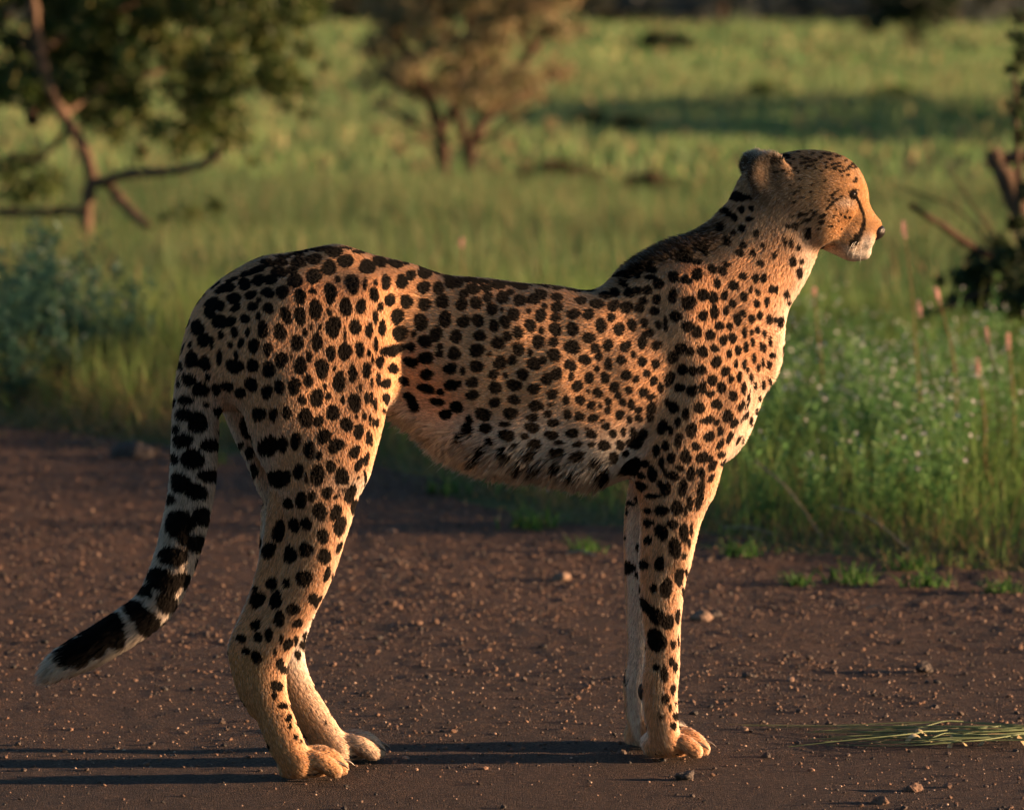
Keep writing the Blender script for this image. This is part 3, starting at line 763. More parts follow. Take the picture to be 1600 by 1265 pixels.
# strands gather into locks: fine ones all over, long ones on belly, tail tip, tuft and mane
def gather(share, fac, sel):
    ids = np.where(sel)[0]; gid = ids[rng.random(len(ids)) < share]
    kd = KDTree(len(gid))
    for i, p in zip(gid.tolist(), root[gid].tolist()): kd.insert(p, i)
    kd.balance()
    near = np.array([kd.find(p)[1] for p in root[ids].tolist()])
    f_ = fac[ids]
    for k in range(1, K):
        w_ = (f_ * (k / (K - 1)) ** .8)[:, None]
        pts[ids, k] = pts[ids, k] * (1 - w_) + pts[near, k] * w_
_lng = np.clip(h_belly + h_tip + interp(_tuft, HT, HB), 0, 1)
gather(.10, np.full(N_HAIR, .34), (_lng <= .3) & (hl > .0045) & (h_ear < .3) & (h_nape < .3))
gather(.05, .30 * np.ones(N_HAIR), h_nape > .3)
gather(.045, .58 * np.ones(N_HAIR), _lng > .3)
pts[:, :, 2] = np.maximum(pts[:, :, 2], .002)
hm = spot_mask(root + tdir * (L * .55)[:, None])          # the outer half of a hair is what shows
jit = rng.random(N_HAIR)
hcol = hc_ * (.55 + .85 * rng.random(N_HAIR) + .10 * wobble(root, 330, 8) + .06 * wobble(root, 60, 9))[:, None]
hcol = hcol * (1 + (rng.random((N_HAIR, 3)) - .5) * np.array((.06, .08, .14)))
pale = (jit > .93)[:, None]; hcol = np.where(pale, hcol * .5 + WHITE * .5, hcol)
dark = ((jit < .15) & (h_head > .3))[:, None]; hcol = np.where(dark, hcol * .35, hcol)
isb = (hm + (rng.random(N_HAIR) - .5) * .6) > .5
hcol = np.where(isb[:, None], BLACK * (.7 + .7 * rng.random(N_HAIR))[:, None], hcol)
# ---- the animal
cheetah = empty('cheetah', tuple(G(780, 1195)))
tag(cheetah, 'spotted cheetah standing in profile on the dirt road, looking right', 'cheetah')
CH0 = np.array(cheetah.location)
skin_mat, nt, b = new_mat('cheetah_skin')
at = nt.nodes.new('ShaderNodeAttribute'); at.attribute_name = 'tint'
nt.links.new(at.outputs['Color'], b.inputs['Base Color']); b.inputs['Roughness'].default_value = .9; b.inputs['Specular IOR Level'].default_value = .1
bm_ = spot_mask(BV)
bcol = col * .55 * (1 - bm_)[:, None] + BLACK * bm_[:, None]
body = obj('body', mesh_np('cheetah_body', BV - CH0, BF, skin_mat, True, bcol), cheetah)
fur_mat = bpy.data.materials.new('cheetah_fur'); fur_mat.use_nodes = True
nt = fur_mat.node_tree; nt.nodes.clear()
fo = nt.nodes.new('ShaderNodeOutputMaterial')
at = nt.nodes.new('ShaderNodeAttribute'); at.attribute_name = 'tint'
hb = nt.nodes.new('ShaderNodeBsdfHairPrincipled'); hb.parametrization = 'COLOR'
hb.inputs['Roughness'].default_value = .5; hb.inputs['Radial Roughness'].default_value = .6; hb.inputs['IOR'].default_value = 1.33
if 'Coat' in hb.inputs: hb.inputs['Coat'].default_value = 0.0
nt.links.new(at.outputs['Color'], hb.inputs['Color'])
df = nt.nodes.new('ShaderNodeBsdfDiffuse'); nt.links.new(at.outputs['Color'], df.inputs['Color'])
an = nt.nodes.new('ShaderNodeAttribute'); an.attribute_name = 'skin_normal'          # the coat lies on the skin and shades with it
nt.links.new(an.outputs['Vector'], df.inputs['Normal'])
mx = nt.nodes.new('ShaderNodeMixShader'); mx.inputs['Fac'].default_value = .82
nt.links.new(hb.outputs[0], mx.inputs[1]); nt.links.new(df.outputs[0], mx.inputs[2])
nt.links.new(mx.outputs[0], fo.inputs['Surface'])
def hair_object(name, pts, cols, r0, mat, parent, normals=None):
    n, k = pts.shape[:2]
    hd = bpy.data.hair_curves.new(name)
    hd.add_curves([k] * n)
    hd.attributes['position'].data.foreach_set('vector', np.ascontiguousarray(pts, np.float32).ravel())
    ra = hd.attributes.get('radius') or hd.attributes.new('radius', 'FLOAT', 'POINT')
    prof = np.array([1.0, .95, .7, .12][:k] if k == 4 else np.linspace(1, .1, k))
    ra.data.foreach_set('value', (np.broadcast_to(r0, (n,))[:, None] * prof[None]).astype(np.float32).ravel())
    ca = hd.attributes.new('tint', 'FLOAT_COLOR', 'CURVE')
    c4 = np.ones((n, 4), np.float32); c4[:, :3] = np.clip(cols, 0, 1)
    ca.data.foreach_set('color', c4.ravel())
    if normals is not None:
        na = hd.attributes.new('skin_normal', 'FLOAT_VECTOR', 'CURVE')
        na.data.foreach_set('vector', np.ascontiguousarray(normals, np.float32).ravel())
    hd.materials.append(mat)
    return obj(name, hd, parent)
fur = hair_object('fur', pts - CH0, hcol, np.where(hl < .006, .00022, .00030), fur_mat, cheetah, unit(hn_ + .35 * tdir))

# ---- eyes, nose, whiskers, claws, carpal pads
def ellipsoid_mesh(name, c, r, ax, mat, seg=16, rings=10, warp=None):
    bm = bmesh.new(); bmesh.ops.create_uvsphere(bm, u_segments=seg, v_segments=rings, radius=1.0)
    for v in bm.verts:
        p = np.array(v.co)
        if warp: p = warp(p)
        v.co = Vector(tuple(np.asarray(c) + (p * np.asarray(r)) @ np.asarray(ax, float)))
    for f in bm.faces: f.smooth = True
    me = bpy.data.meshes.new(name); bm.to_mesh(me); bm.free(); me.materials.append(mat); return me
eye_mat = simple_mat('eye', (.02, .011, .005), .06, .8)
nose_mat = simple_mat('nose_leather', (.010, .008, .008), .38, .5, bump=.25, bscale=900)
whisk_mat = simple_mat('whisker', (.85, .80, .70), .35, .5)
claw_mat = simple_mat('claw', (.07, .052, .04), .3, .5)
pad_mat = simple_mat('pad_leather', (.022, .015, .012), .65, .3, bump=.3, bscale=500)
AX = [FWD, LAT, [0, 0, 1.0]]
_eh = shoot(1335, 304)
_en = unit(_eh[1] if _eh[1] @ LAT > 0 else -_eh[1]); _ec = _eh[0] - _en * .0070
_off = (_ec - _m0) @ LAT
for c_ in (_ec, _ec - 2 * _off * LAT):
    obj('eye', ellipsoid_mesh('eye', c_ - CH0, (.0085, .0085, .0075), AX, eye_mat), cheetah)
def nose_warp(p):
    q = p.copy(); q[2] *= 1.0 if p[2] > 0 else .9
    q[1] *= 1.0 + .35 * p[2]; q[0] += .25 * p[2]
    return q
obj('nose', ellipsoid_mesh('nose', headp(1369, 364, 0) - CH0, (.0140, .0155, .0135), AX, nose_mat, warp=nose_warp), cheetah)
wh = []
for i in range(18):
    sgn = 1 if i % 2 == 0 else -1
    a0 = headp(1336 + rng.uniform(-5, 11), 378 + rng.uniform(-7, 6), sgn * .022)
    d0 = unit(LAT * sgn * rng.uniform(.5, .9) - FWD * rng.uniform(.1, .7) + np.array([0, 0, rng.uniform(-.5, .1)]))
    Lw = rng.uniform(.024, .052); q = [a0]; d_ = d0
    for j in range(3):
        q.append(q[-1] + d_ * Lw / 3); d_ = unit(d_ + np.array([0, 0, -.55]) - FWD * .12)
    wh.append(q)
hair_object('whiskers', np.array(wh) - CH0, np.tile([.85, .8, .7], (len(wh), 1)), (.00026), whisk_mat, cheetah)
def claw_mesh(p, d, size):
    d = unit(d); up = np.array([0, 0, 1.0])
    t = np.linspace(0, 1, 5)[:, None]
    c = p - d * .004 + d * .020 * size * t + up * (.004 - .010 * t ** 2) * size * 1.0
    c[:, 2] = np.maximum(c[:, 2], .0022)
    V, F = tube_np(c, np.linspace(.0052, .0009, 5) * size, 6)
    return V, F
for p_, d_, s_ in CLAWS:
    V, F = claw_mesh(p_, d_, s_)
    obj('claw', mesh_np('claw', V - CH0, F, claw_mat), cheetah)
for (px, py, dep, sc) in ((1004, 1080, .090, .66), (981, 1064, .208, .66)):
    c = P(px, py, dep)
    def pw(p): q = p.copy(); q[0] -= .5 * max(0, -p[2]); q[:2] *= (1 - .55 * max(0, -p[2])); return q
    obj('carpal_pad', ellipsoid_mesh('carpal_pad', c - CH0, (.012 * sc, .011 * sc, .021 * sc), AX, pad_mat, warp=pw), cheetah)
for g, fw, la, s_ in PADS:
    obj('paw_pad', ellipsoid_mesh('paw_pad', g - fw * .008 + np.array([0, 0, .0085]) - CH0, (.036 * s_, .031, .008), [fw, la, [0, 0, 1.0]], pad_mat), cheetah)
print('hairs', N_HAIR, 'spots', n_seen, len(SPOTS), 'skin verts', len(BV))

# ================================================================== GROUND AND ROAD
def vnoise(x, y, scale, seed):
    """smooth value noise in -1..1"""
    r_ = np.random.default_rng(seed); T = r_.random((256, 256)) * 2 - 1
    u, v = np.asarray(x) * scale + 37.3, np.asarray(y) * scale + 11.7
    i, j = np.floor(u).astype(int), np.floor(v).astype(int); fu, fv = u - i, v - j
    fu, fv = fu * fu * (3 - 2 * fu), fv * fv * (3 - 2 * fv)
    g = lambda a, b: T[a % 256, b % 256]
    return (g(i, j) * (1 - fu) + g(i + 1, j) * fu) * (1 - fv) + (g(i, j + 1) * (1 - fu) + g(i + 1, j + 1) * fu) * fv
EDGE_X = np.array([-14, -6, -1.39, -.82, -.32, 0, .28, .55, 1.06, 4, 14])
EDGE_Y = np.array([18, 10.6, 5.95, 5.25, 4.6, 3.75, 3.35, 3.05, 2.6, .2, -8])
def edge(x):
    return np.interp(x, EDGE_X, EDGE_Y)
def road_h(x, y):
    h = .004 * vnoise(x, y, 2.1, 1) + .0010 * vnoise(x, y, 8.0, 2) + .0009 * vnoise(x, y, 24, 3) + .0020 * vnoise(x, y, 62, 4)
    h = h + .0022 * vnoise(x * .35 + y * .1, y * 1.0, 13, 7) * sstep(-.3, .5, vnoise(x, y, .8, 8))      # old wheel marks
    rough = sstep(-.6, 2.6, y)
    h = h * (.45 + .9 * rough)
    h = h - .004 - .0
    e = y - edge(x) + .16 * vnoise(x, y, 2.3, 5) + .06 * vnoise(x, y, 7, 6)
    return h - .05 * sstep(-.02, .35, e)
def axis(c0, f0, f1, c1, cs, fs):
    return np.concatenate([np.arange(c0, f0, cs), np.arange(f0, f1, fs), np.arange(f1, c1 + cs, cs)])
gx = axis(-15, -2.3, 2.3, 15, .4, .0145); gy = axis(-15, -1.1, 6.6, 19, .4, .0155)
GX, GY = np.meshgrid(gx, gy, indexing='ij')
RV = np.stack([GX.ravel(), GY.ravel(), road_h(GX.ravel(), GY.ravel())], 1)
_i = np.arange(len(gx) * len(gy)).reshape(len(gx), len(gy))
RF = np.stack([_i[:-1, :-1].ravel(), _i[1:, :-1].ravel(), _i[1:, 1:].ravel(), _i[:-1, 1:].ravel()], 1)
keep = RV[RF][:, :, 2].max(1) > -.045
dirt, nt, b = new_mat('dirt')
tc = nt.nodes.new('ShaderNodeTexCoord')
def noise(scale, detail=6, rough=.6):
    n = nt.nodes.new('ShaderNodeTexNoise'); n.inputs['Scale'].default_value = scale; n.inputs['Detail'].default_value = detail; n.inputs['Roughness'].default_value = rough
    nt.links.new(tc.outputs['Object'], n.inputs['Vector']); return n
def ramp(src, stops):
    r_ = nt.nodes.new('ShaderNodeValToRGB'); el = r_.color_ramp.elements
    while len(el) < len(stops): el.new(.5)
    for e, (p_, c_) in zip(el, stops): e.position = p_; e.color = (*c_, 1)
    nt.links.new(src, r_.inputs['Fac']); return r_
def mixc(a, bb, fac, mode='MIX'):
    m = nt.nodes.new('ShaderNodeMix'); m.data_type = 'RGBA'; m.blend_type = mode
    if isinstance(fac, float): m.inputs['Factor'].default_value = fac
    else: nt.links.new(fac, m.inputs['Factor'])
    nt.links.new(a, m.inputs[6]); nt.links.new(bb, m.inputs[7]); return m.outputs[2]
n1, n2, n3, n4 = noise(.9, 5), noise(6, 6), noise(120, 4, .7), noise(420, 3, .8)
c1 = ramp(n1.outputs['Fac'], [(.32, (0.0374, 0.0227, 0.0170)), (.68, (0.0823, 0.0484, 0.0341))])
c2 = ramp(n2.outputs['Fac'], [(.3, (0.0249, 0.0160, 0.0132)), (.7, (0.0898, 0.0542, 0.0379))])
c3 = ramp(n3.outputs['Fac'], [(.35, (0.0139, 0.0097, 0.0085)), (.52, (0.0549, 0.0329, 0.0247)), (.72, (0.1496, 0.0919, 0.0640))])
c = mixc(c1.outputs['Color'], c2.outputs['Color'], .45)
c = mixc(c, c3.outputs['Color'], .5)
vo = nt.nodes.new('ShaderNodeTexVoronoi'); vo.inputs['Scale'].default_value = 330; nt.links.new(tc.outputs['Object'], vo.inputs['Vector'])
sep = nt.nodes.new('ShaderNodeSeparateColor'); nt.links.new(vo.outputs['Color'], sep.inputs['Color'])
cv = ramp(sep.outputs['Red'], [(.0, (0.0080, 0.0058, 0.0057)), (.45, (0.0424, 0.0256, 0.0194)), (.8, (0.0873, 0.0532, 0.0389)), (.97, (0.2394, 0.1597, 0.1184))])
c = mixc(c, cv.outputs['Color'], .55)
sx = nt.nodes.new('ShaderNodeSeparateXYZ'); nt.links.new(tc.outputs['Object'], sx.inputs['Vector'])
ad = nt.nodes.new('ShaderNodeMath'); ad.operation = 'MULTIPLY_ADD'; ad.inputs[1].default_value = 2.4; nt.links.new(n1.outputs['Fac'], ad.inputs[0]); nt.links.new(sx.outputs['Y'], ad.inputs[2])
mr = nt.nodes.new('ShaderNodeMapRange'); mr.inputs['From Min'].default_value = .6; mr.inputs['From Max'].default_value = 4.2; nt.links.new(ad.outputs[0], mr.inputs['Value'])
zone = ramp(mr.outputs['Result'], [(.0, (1.30, 1.28, 1.18)), (1.0, (1.90, 1.52, 1.15))])       # packed grey strip near, loose red dirt towards the verge
c = mixc(c, zone.outputs['Color'], 1.0, 'MULTIPLY')
nt.links.new(c, b.inputs['Base Color'])
b.inputs['Roughness'].default_value = .82; b.inputs['Specular IOR Level'].default_value = .35
bp = nt.nodes.new('ShaderNodeBump'); bp.inputs['Strength'].default_value = 1.0; bp.inputs['Distance'].default_value = .012
bp2 = nt.nodes.new('ShaderNodeBump'); bp2.inputs['Strength'].default_value = 1.0; bp2.inputs['Distance'].default_value = .005
nt.links.new(n3.outputs['Fac'], bp.inputs['Height']); bpv = nt.nodes.new('ShaderNodeBump'); bpv.inputs['Strength'].default_value = 1.0; bpv.inputs['Distance'].default_value = .006; bpv.invert = True; nt.links.new(vo.outputs['Distance'], bpv.inputs['Height']); nt.links.new(n4.outputs['Fac'], bp2.inputs['Height'])
nt.links.new(bp.outputs['Normal'], bp2.inputs['Normal']); nt.links.new(bp2.outputs['Normal'], bpv.inputs['Normal']); nt.links.new(bpv.outputs['Normal'], b.inputs['Normal'])
tag(obj('dirt_road', mesh_np('dirt_road', RV, RF[keep], dirt)), 'reddish brown dirt road with loose gravel', None, None, 'structure')

soil, nt, b = new_mat('field_soil')
tc = nt.nodes.new('ShaderNodeTexCoord')
n1, n2, n3 = noise(.35, 5), noise(3.5, 6), noise(40, 5)
c = mixc(ramp(n1.outputs['Fac'], [(.35, (.07, .11, .036)), (.65, (.12, .145, .055))]).outputs['Color'], ramp(n2.outputs['Fac'], [(.35, (.055, .048, .025)), (.65, (.13, .125, .05))]).outputs['Color'], .5)
nt.links.new(c, b.inputs['Base Color']); b.inputs['Roughness'].default_value = 1.0; b.inputs['Specular IOR Level'].default_value = .1
bp = nt.nodes.new('ShaderNodeBump'); bp.inputs['Strength'].default_value = 1; bp.inputs['Distance'].default_value = .03
nt.links.new(n3.outputs['Fac'], bp.inputs['Height']); nt.links.new(bp.outputs['Normal'], b.inputs['Normal'])
fx = np.concatenate([[-900, -300], np.arange(-120, 121, 4.0), [300, 900]]); fy = np.concatenate([[-300, -60], np.arange(-20, 20, 1.0), np.arange(20, 160, 4.0), [300, 900]])
FX, FY = np.meshgrid(fx, fy, indexing='ij')
def field_h(x, y):
    far = sstep(8, 30, y)
    return -.006 + far * .16 * vnoise(x, y, .11, 21) + sstep(2, 12, y) * .03 * vnoise(x, y, .6, 22)
FV = np.stack([FX.ravel(), FY.ravel(), field_h(FX.ravel(), FY.ravel()) - .05 * (FY.ravel() < edge(FX.ravel()) - 1.2)], 1)
_i = np.arange(FX.size).reshape(FX.shape)
FF = np.stack([_i[:-1, :-1].ravel(), _i[1:, :-1].ravel(), _i[1:, 1:].ravel(), _i[:-1, 1:].ravel()], 1)
tag(obj('ground', mesh_np('ground', FV, FF, soil)), 'grassy savanna ground reaching to the far trees', None, None, 'structure')

# ---- loose gravel: thousands of grains as one mass
def stone_proto(seed, n=1):
    bm = bmesh.new(); bmesh.ops.create_icosphere(bm, subdivisions=n, radius=1.0)
    r_ = np.random.default_rng(seed)
    V = np.array([v.co for v in bm.verts]); F = np.array([[v.index for v in f.verts] for f in bm.faces]); bm.free()
    A = r_.normal(size=(4, 3))
    V = V * (1 + .22 * np.sin(V @ A.T * 1.7 + r_.random(4) * 6).sum(1)[:, None] * .5) * np.array([1, r_.uniform(.7, 1), r_.uniform(.5, .8)])
    return V, F
def scatter(protos, pos, size, rz, tilt, cols):
    """many copies of small meshes as arrays"""
    Vs, Fs, Cs, n0 = [], [], [], 0
    pick = rng.integers(0, len(protos), len(pos))
    for k, (V, F) in enumerate(protos):
        m = np.where(pick == k)[0]
        if not len(m): continue
        c, s = np.cos(rz[m]), np.sin(rz[m])
        X = V[None, :, 0] * c[:, None] - V[None, :, 1] * s[:, None]; Y = V[None, :, 0] * s[:, None] + V[None, :, 1] * c[:, None]
        Z = V[None, :, 2] + tilt[m][:, None] * V[None, :, 0]
        W = np.stack([X, Y, Z], -1) * size[m][:, None, None] + pos[m][:, None, :]
        Vs.append(W.reshape(-1, 3)); Fs.append((F[None] + (np.arange(len(m)) * len(V))[:, None, None]).reshape(-1, F.shape[1]) + n0); n0 += len(m) * len(V)
        Cs.append(np.repeat(cols[m], len(V), 0))
    return np.vstack(Vs), np.vstack(Fs), np.vstack(Cs)
def tint_mat(name, rough=.8, spec=.3, trans=0.0, bump=0):
    m, nt_, b_ = new_mat(name)
    a_ = nt_.nodes.new('ShaderNodeAttribute'); a_.attribute_name = 'tint'
    nt_.links.new(a_.outputs['Color'], b_.inputs['Base Color'])
    b_.inputs['Roughness'].default_value = rough; b_.inputs['Specular IOR Level'].default_value = spec
    if trans:
        t_ = nt_.nodes.new('ShaderNodeBsdfTranslucent'); nt_.links.new(a_.outputs['Color'], t_.inputs['Color'])
        x_ = nt_.nodes.new('ShaderNodeMixShader'); x_.inputs['Fac'].default_value = trans
        o_ = nt_.nodes['Material Output']
        nt_.links.new(b_.outputs[0], x_.inputs[1]); nt_.links.new(t_.outputs[0], x_.inputs[2]); nt_.links.new(x_.outputs[0], o_.inputs['Surface'])
    return m
gravel_mat = tint_mat('gravel', .75, .35)
NG = 36000
p = np.stack([rng.uniform(-2.0, 2.0, NG * 3), rng.uniform(-1.0, 6.4, NG * 3)], 1)
p = p[np.abs(p[:, 0]) < .11 * (p[:, 1] + CAM_D) + .35]
ok = rng.random(len(p)) < (.35 + .65 * sstep(-.4, 2.4, p[:, 1] + .8 * p[:, 0])) * (.4 + .6 * sstep(-.5, .4, vnoise(p[:, 0], p[:, 1], 2.2, 31)))
p = p[ok & (p[:, 1] < edge(p[:, 0]) + .1)][:NG]
sz = np.clip(np.exp(rng.normal(math.log(.0019), .50, len(p))), .0009, .0085)
pz = road_h(p[:, 0], p[:, 1]) + sz * .25
base = np.array([(.14, .080, .056), (.060, .042, .036), (.24, .155, .115), (.030, .026, .026), (.38, .27, .21)])
gi = np.where(sz < .0028, rng.choice(5, len(p), p=[.30, .25, .22, .13, .10]), rng.choice(5, len(p), p=[.45, .35, .03, .17, .0]))
gc = base[gi] * rng.uniform(.7, 1.25, (len(p), 1)) * np.array([1.0, 1.04, 1.0])
V, F, Cc = scatter([stone_proto(s) for s in range(5)], np.column_stack([p, pz]), sz, rng.random(len(p)) * 6.28, rng.uniform(-.3, .3, len(p)), gc)
tag(obj('gravel', mesh_np('gravel', V, F, gravel_mat, False, Cc)), 'loose fine gravel scattered over the dirt road', 'gravel', None, 'stuff')

# ---- stones one can pick out
stone_mat_d = simple_mat('dark_stone', (.030, .027, .028), .8, .3, (60, (.085, .07, .06)), .5, 120)
stone_mat_p = simple_mat('pale_stone', (.15, .10, .07), .8, .3, (60, (.24, .165, .12)), .5, 120)
stone_mat_b = simple_mat('brown_stone', (.085, .055, .042), .85, .3, (60, (.16, .10, .07)), .5, 120)
for k, (px, py, w, mat, lab) in enumerate((
    (203, 712, 27, stone_mat_d, 'large dark stone at the left verge, left of the hanging tail'),
    (876, 905, 16, stone_mat_p, 'pale tan stone between the hind and front legs'),
    (612, 945, 12, stone_mat_b, 'brown clod just right of the hind thigh on the road'),
    (1097, 968, 14, stone_mat_p, 'pale flat pebble just right of the front legs'),
    (1445, 1047, 15, stone_mat_d, 'dark stone above the flattened grass stalks'),
    (1426, 1230, 13, stone_mat_b, 'brown stone in the bottom right corner of the road'),
    (1170, 1056, 11, stone_mat_d, 'small dark stone right of the front shin'),
    (1195, 1178, 8, stone_mat_d, 'tiny dark stone below the tip of the grass stalks'),
    (1113, 960, 13, stone_mat_d, 'blackish stone touching the pale pebble right of the legs'),
    (1072, 1212, 16, stone_mat_d, 'dark clod in front of the near front paw'),
    (1375, 1250, 13, stone_mat_b, 'brown clod at the bottom edge of the frame'),
    (838, 735, 15, stone_mat_d, 'dark stone under the belly at the edge of the grass'))):
    g = G(px, py); r_ = w * np.linalg.norm(g - CAMP) / FPX
    bm = bmesh.new(); bmesh.ops.create_icosphere(bm, subdivisions=3, radius=1.0)
    rr = np.random.default_rng(50 + k); A = rr.normal(size=(7, 3)) * np.array([1, 1, 1]); ph = rr.random(7) * 6.28; am = np.array([.2, .18, .14, .1, .07, .05, .05]); fq = np.array([1.2, 1.5, 2, 3, 4.5, 6, 8])
    for v in bm.verts:
        q = np.array(v.co); s_ = 1 + (np.sin((A @ q) * fq + ph) * am).sum()
        v.co = Vector(tuple(q * s_ * np.array([1, .8, .62]) * r_))
    me = bpy.data.meshes.new('stone'); bm.to_mesh(me); bm.free(); me.materials.append(mat)
    tag(obj('stone', me, None, (g[0], g[1], road_h(np.array([g[0]]), np.array([g[1]]))[0] + r_ * .22)), lab, 'stone')

# ================================================================== GRASS
def blades(base, h, w, az, lean, cols, lev=4, tipcol=None):
    """curved grass blades as triangles"""
    n = len(base); t = np.linspace(0, 1, lev)
    dirv = np.stack([np.cos(az), np.sin(az), np.zeros(n)], 1)
    sa = az + math.pi / 2 + rng.uniform(-.6, .6, n); sd = np.stack([np.cos(sa), np.sin(sa), np.zeros(n)], 1)
    Vs = []; Cs = []
    for k in range(lev):
        c = base + dirv * (lean * h * t[k] ** 1.8)[:, None]; c[:, 2] += h * (t[k] - .28 * lean * t[k] ** 2.2)
        ww = (w * (1 - t[k]) ** .7 * .5)[:, None]
        cc = cols if tipcol is None else cols * (1 - t[k] ** 1.5) + tipcol * t[k] ** 1.5
        if k < lev - 1: Vs += [c - sd * ww, c + sd * ww]; Cs += [cc, cc]
        else: Vs.append(c); Cs.append(cc)
    m = len(Vs); V = np.stack(Vs, 1).reshape(-1, 3); Cc = np.stack(Cs, 1).reshape(-1, 3)
    tri = []
    for k in range(lev - 2):
        a = 2 * k; tri += [(a, a + 1, a + 3), (a, a + 3, a + 2)]
    a = 2 * (lev - 2); tri.append((a, a + 1, m - 1))
    F = (np.array(tri)[None] + (np.arange(n) * m)[:, None, None]).reshape(-1, 3)
    return V, F, Cc
grass_mat = tint_mat('grass_blades', .6, .25, .4)
def ground_z(x, y):
    return np.maximum(field_h(x, y), road_h(x, y))
def frame_pts(n, d0, d1, margin):
    """random ground points inside the widened view between two distances"""
    d = np.sqrt(rng.uniform(d0 ** 2, d1 ** 2, n)); u = rng.uniform(-1, 1, n)
    out = rng.random(n) < .22                                           # thinner growth goes on past the sides of the picture
    x = np.where(out, np.sign(u) * (1 + np.abs(u) * 1.3), u) * (.1 * d + margin)
    return x, d - CAM_D
def mixcol(a, b_, t):
    return np.asarray(a) * (1 - t[:, None]) + np.asarray(b_) * t[:, None]
GREEN, OLIVE, STRAW, DEEP = (.125, .235, .055), (.215, .25, .085), (.36, .27, .12), (.035, .080, .030)
# verge, near
x, y = frame_pts(140000, 10.2, 17.5, .5)
e = y - edge(x)
side = sstep(-.35, .55, x)                                              # 0 left .. 1 right
pn = vnoise(x, y, 3.0, 41)
prob = sstep(-.12, .45, e + .2 * vnoise(x, y, 4, 42) + .3 * vnoise(x, y, 1.5, 44)) * (.5 + .5 * sstep(-.6, .3, pn))
prob = np.where(e < -.15, 0, prob) * (1 - .45 * side * sstep(.25, .6, e) * (e < 2.2))
k_ = rng.random(len(x)) < prob
x, y, e, side, pn = x[k_], y[k_], e[k_], side[k_], pn[k_]
n = len(x)
hgt = (.045 + .22 * sstep(.05, .75, e)) * rng.uniform(.35, 1.2, n) * (1 + .35 * pn) * (1 - .2 * side) * (1 - .3 * (1 - side) * (e < 1.6))
hgt *= np.where(rng.random(n) > .985, 1.5, 1)
t = np.clip(rng.random(n) * .8 + .25 * vnoise(x, y, 1.3, 43), 0, 1)
cg = mixcol(GREEN, OLIVE, t * (.35 + .5 * (1 - side)))
dry = (rng.random(n) < (.16 + .55 * (1 - sstep(.1, .7, e)) + (.30 * (1 - side) * sstep(2.2, .6, e))))
cg = np.where(dry[:, None], np.array(STRAW) * rng.uniform(.5, 1.0, (n, 1)), cg * rng.uniform(.7, 1.25, (n, 1)))
V, F, Cc = blades(np.stack([x, y, ground_z(x, y) - .004], 1), hgt, rng.uniform(.0025, .0055, n), rng.uniform(0, 6.28, n), np.clip(rng.normal(.45, .3, n), .05, 1.3) + .5 * dry + .7 * dry * (1 - sstep(.0, .5, e)), cg, 4)
tag(obj('verge_grass', mesh_np('verge_grass', V, F, grass_mat, False, Cc)), 'green and straw coloured grass along the road edge', 'grass', None, 'stuff')
# dead blades, stems and scraps lying on the bare margin
nl_ = 9000
x, y = frame_pts(nl_ * 3, 9.6, 15.5, .6); e = y - edge(x)
k_ = (e > -.55) & (e < .35) & (rng.random(len(x)) < sstep(-.55, .05, e) * (.35 + .65 * sstep(-.2, .5, vnoise(x, y, 5, 45))))
x, y = x[k_][:nl_], y[k_][:nl_]; n = len(x)
pal = np.array([(.30, .21, .10), (.20, .13, .07), (.07, .05, .035), (.36, .29, .17), (.10, .16, .045)])
cg = pal[rng.choice(5, n, p=[.3, .25, .2, .1, .15])] * rng.uniform(.6, 1.2, (n, 1))
hh = rng.uniform(.012, .05, n)
V, F, Cc = blades(np.stack([x, y, ground_z(x, y)], 1), hh, rng.uniform(.0018, .0045, n), rng.uniform(0, 6.28, n), rng.uniform(.8, 2.6, n), cg, 4)
tag(obj('dead_grass_litter', mesh_np('dead_grass_litter', V, F, grass_mat, False, Cc)), 'dry grass scraps littering the soil along the verge', 'grass litter', None, 'stuff')
# field behind
parts = []
for d0, d1, n, mg, w0, h0 in ((17.5, 30, 82000, .8, .009, .20), (30, 60, 80000, 1.5, .028, .15), (60, 118, 70000, 3, .08, .15)):
    x, y = frame_pts(n, d0, d1, mg)
    clump = vnoise(x, y, .55 if d0 < 30 else .2, 51) + .6 * vnoise(x, y, 1.4 if d0 < 30 else .5, 52)
    k_ = rng.random(n) < .62 + .38 * np.clip(clump, -1, 1); x, y, clump = x[k_], y[k_], clump[k_]; n = len(x)
    t = np.clip(.5 + .4 * clump + rng.normal(0, .25, n), 0, 1)
    cg = mixcol((.088, .188, .060), (.165, .225, .092), t); st = rng.random(n) < .12
    cg = np.where(st[:, None], np.array((.33, .26, .13)), cg) * rng.uniform(.75, 1.2, (n, 1)) * (.95 if d0 < 30 else 1.3)
    hh = h0 * rng.uniform(.5, 1.2, n) * (1 + .25 * clump)
    parts.append(blades(np.stack([x, y, field_h(x, y) - .01], 1), hh, w0 * rng.uniform(.6, 1.4, n), rng.uniform(0, 6.28, n), np.clip(rng.normal(.45, .25, n), .05, 1.1), cg, 3))
V = np.vstack([q[0] for q in parts]); off = np.cumsum([0] + [len(q[0]) for q in parts[:-1]])
F = np.vstack([q[1] + o_ for q, o_ in zip(parts, off)]); Cc = np.vstack([q[2] for q in parts])
tag(obj('field_grass', mesh_np('field_grass', V, F, grass_mat, False, Cc)), 'sunlit olive grass covering the savanna field', 'grass', None, 'stuff')

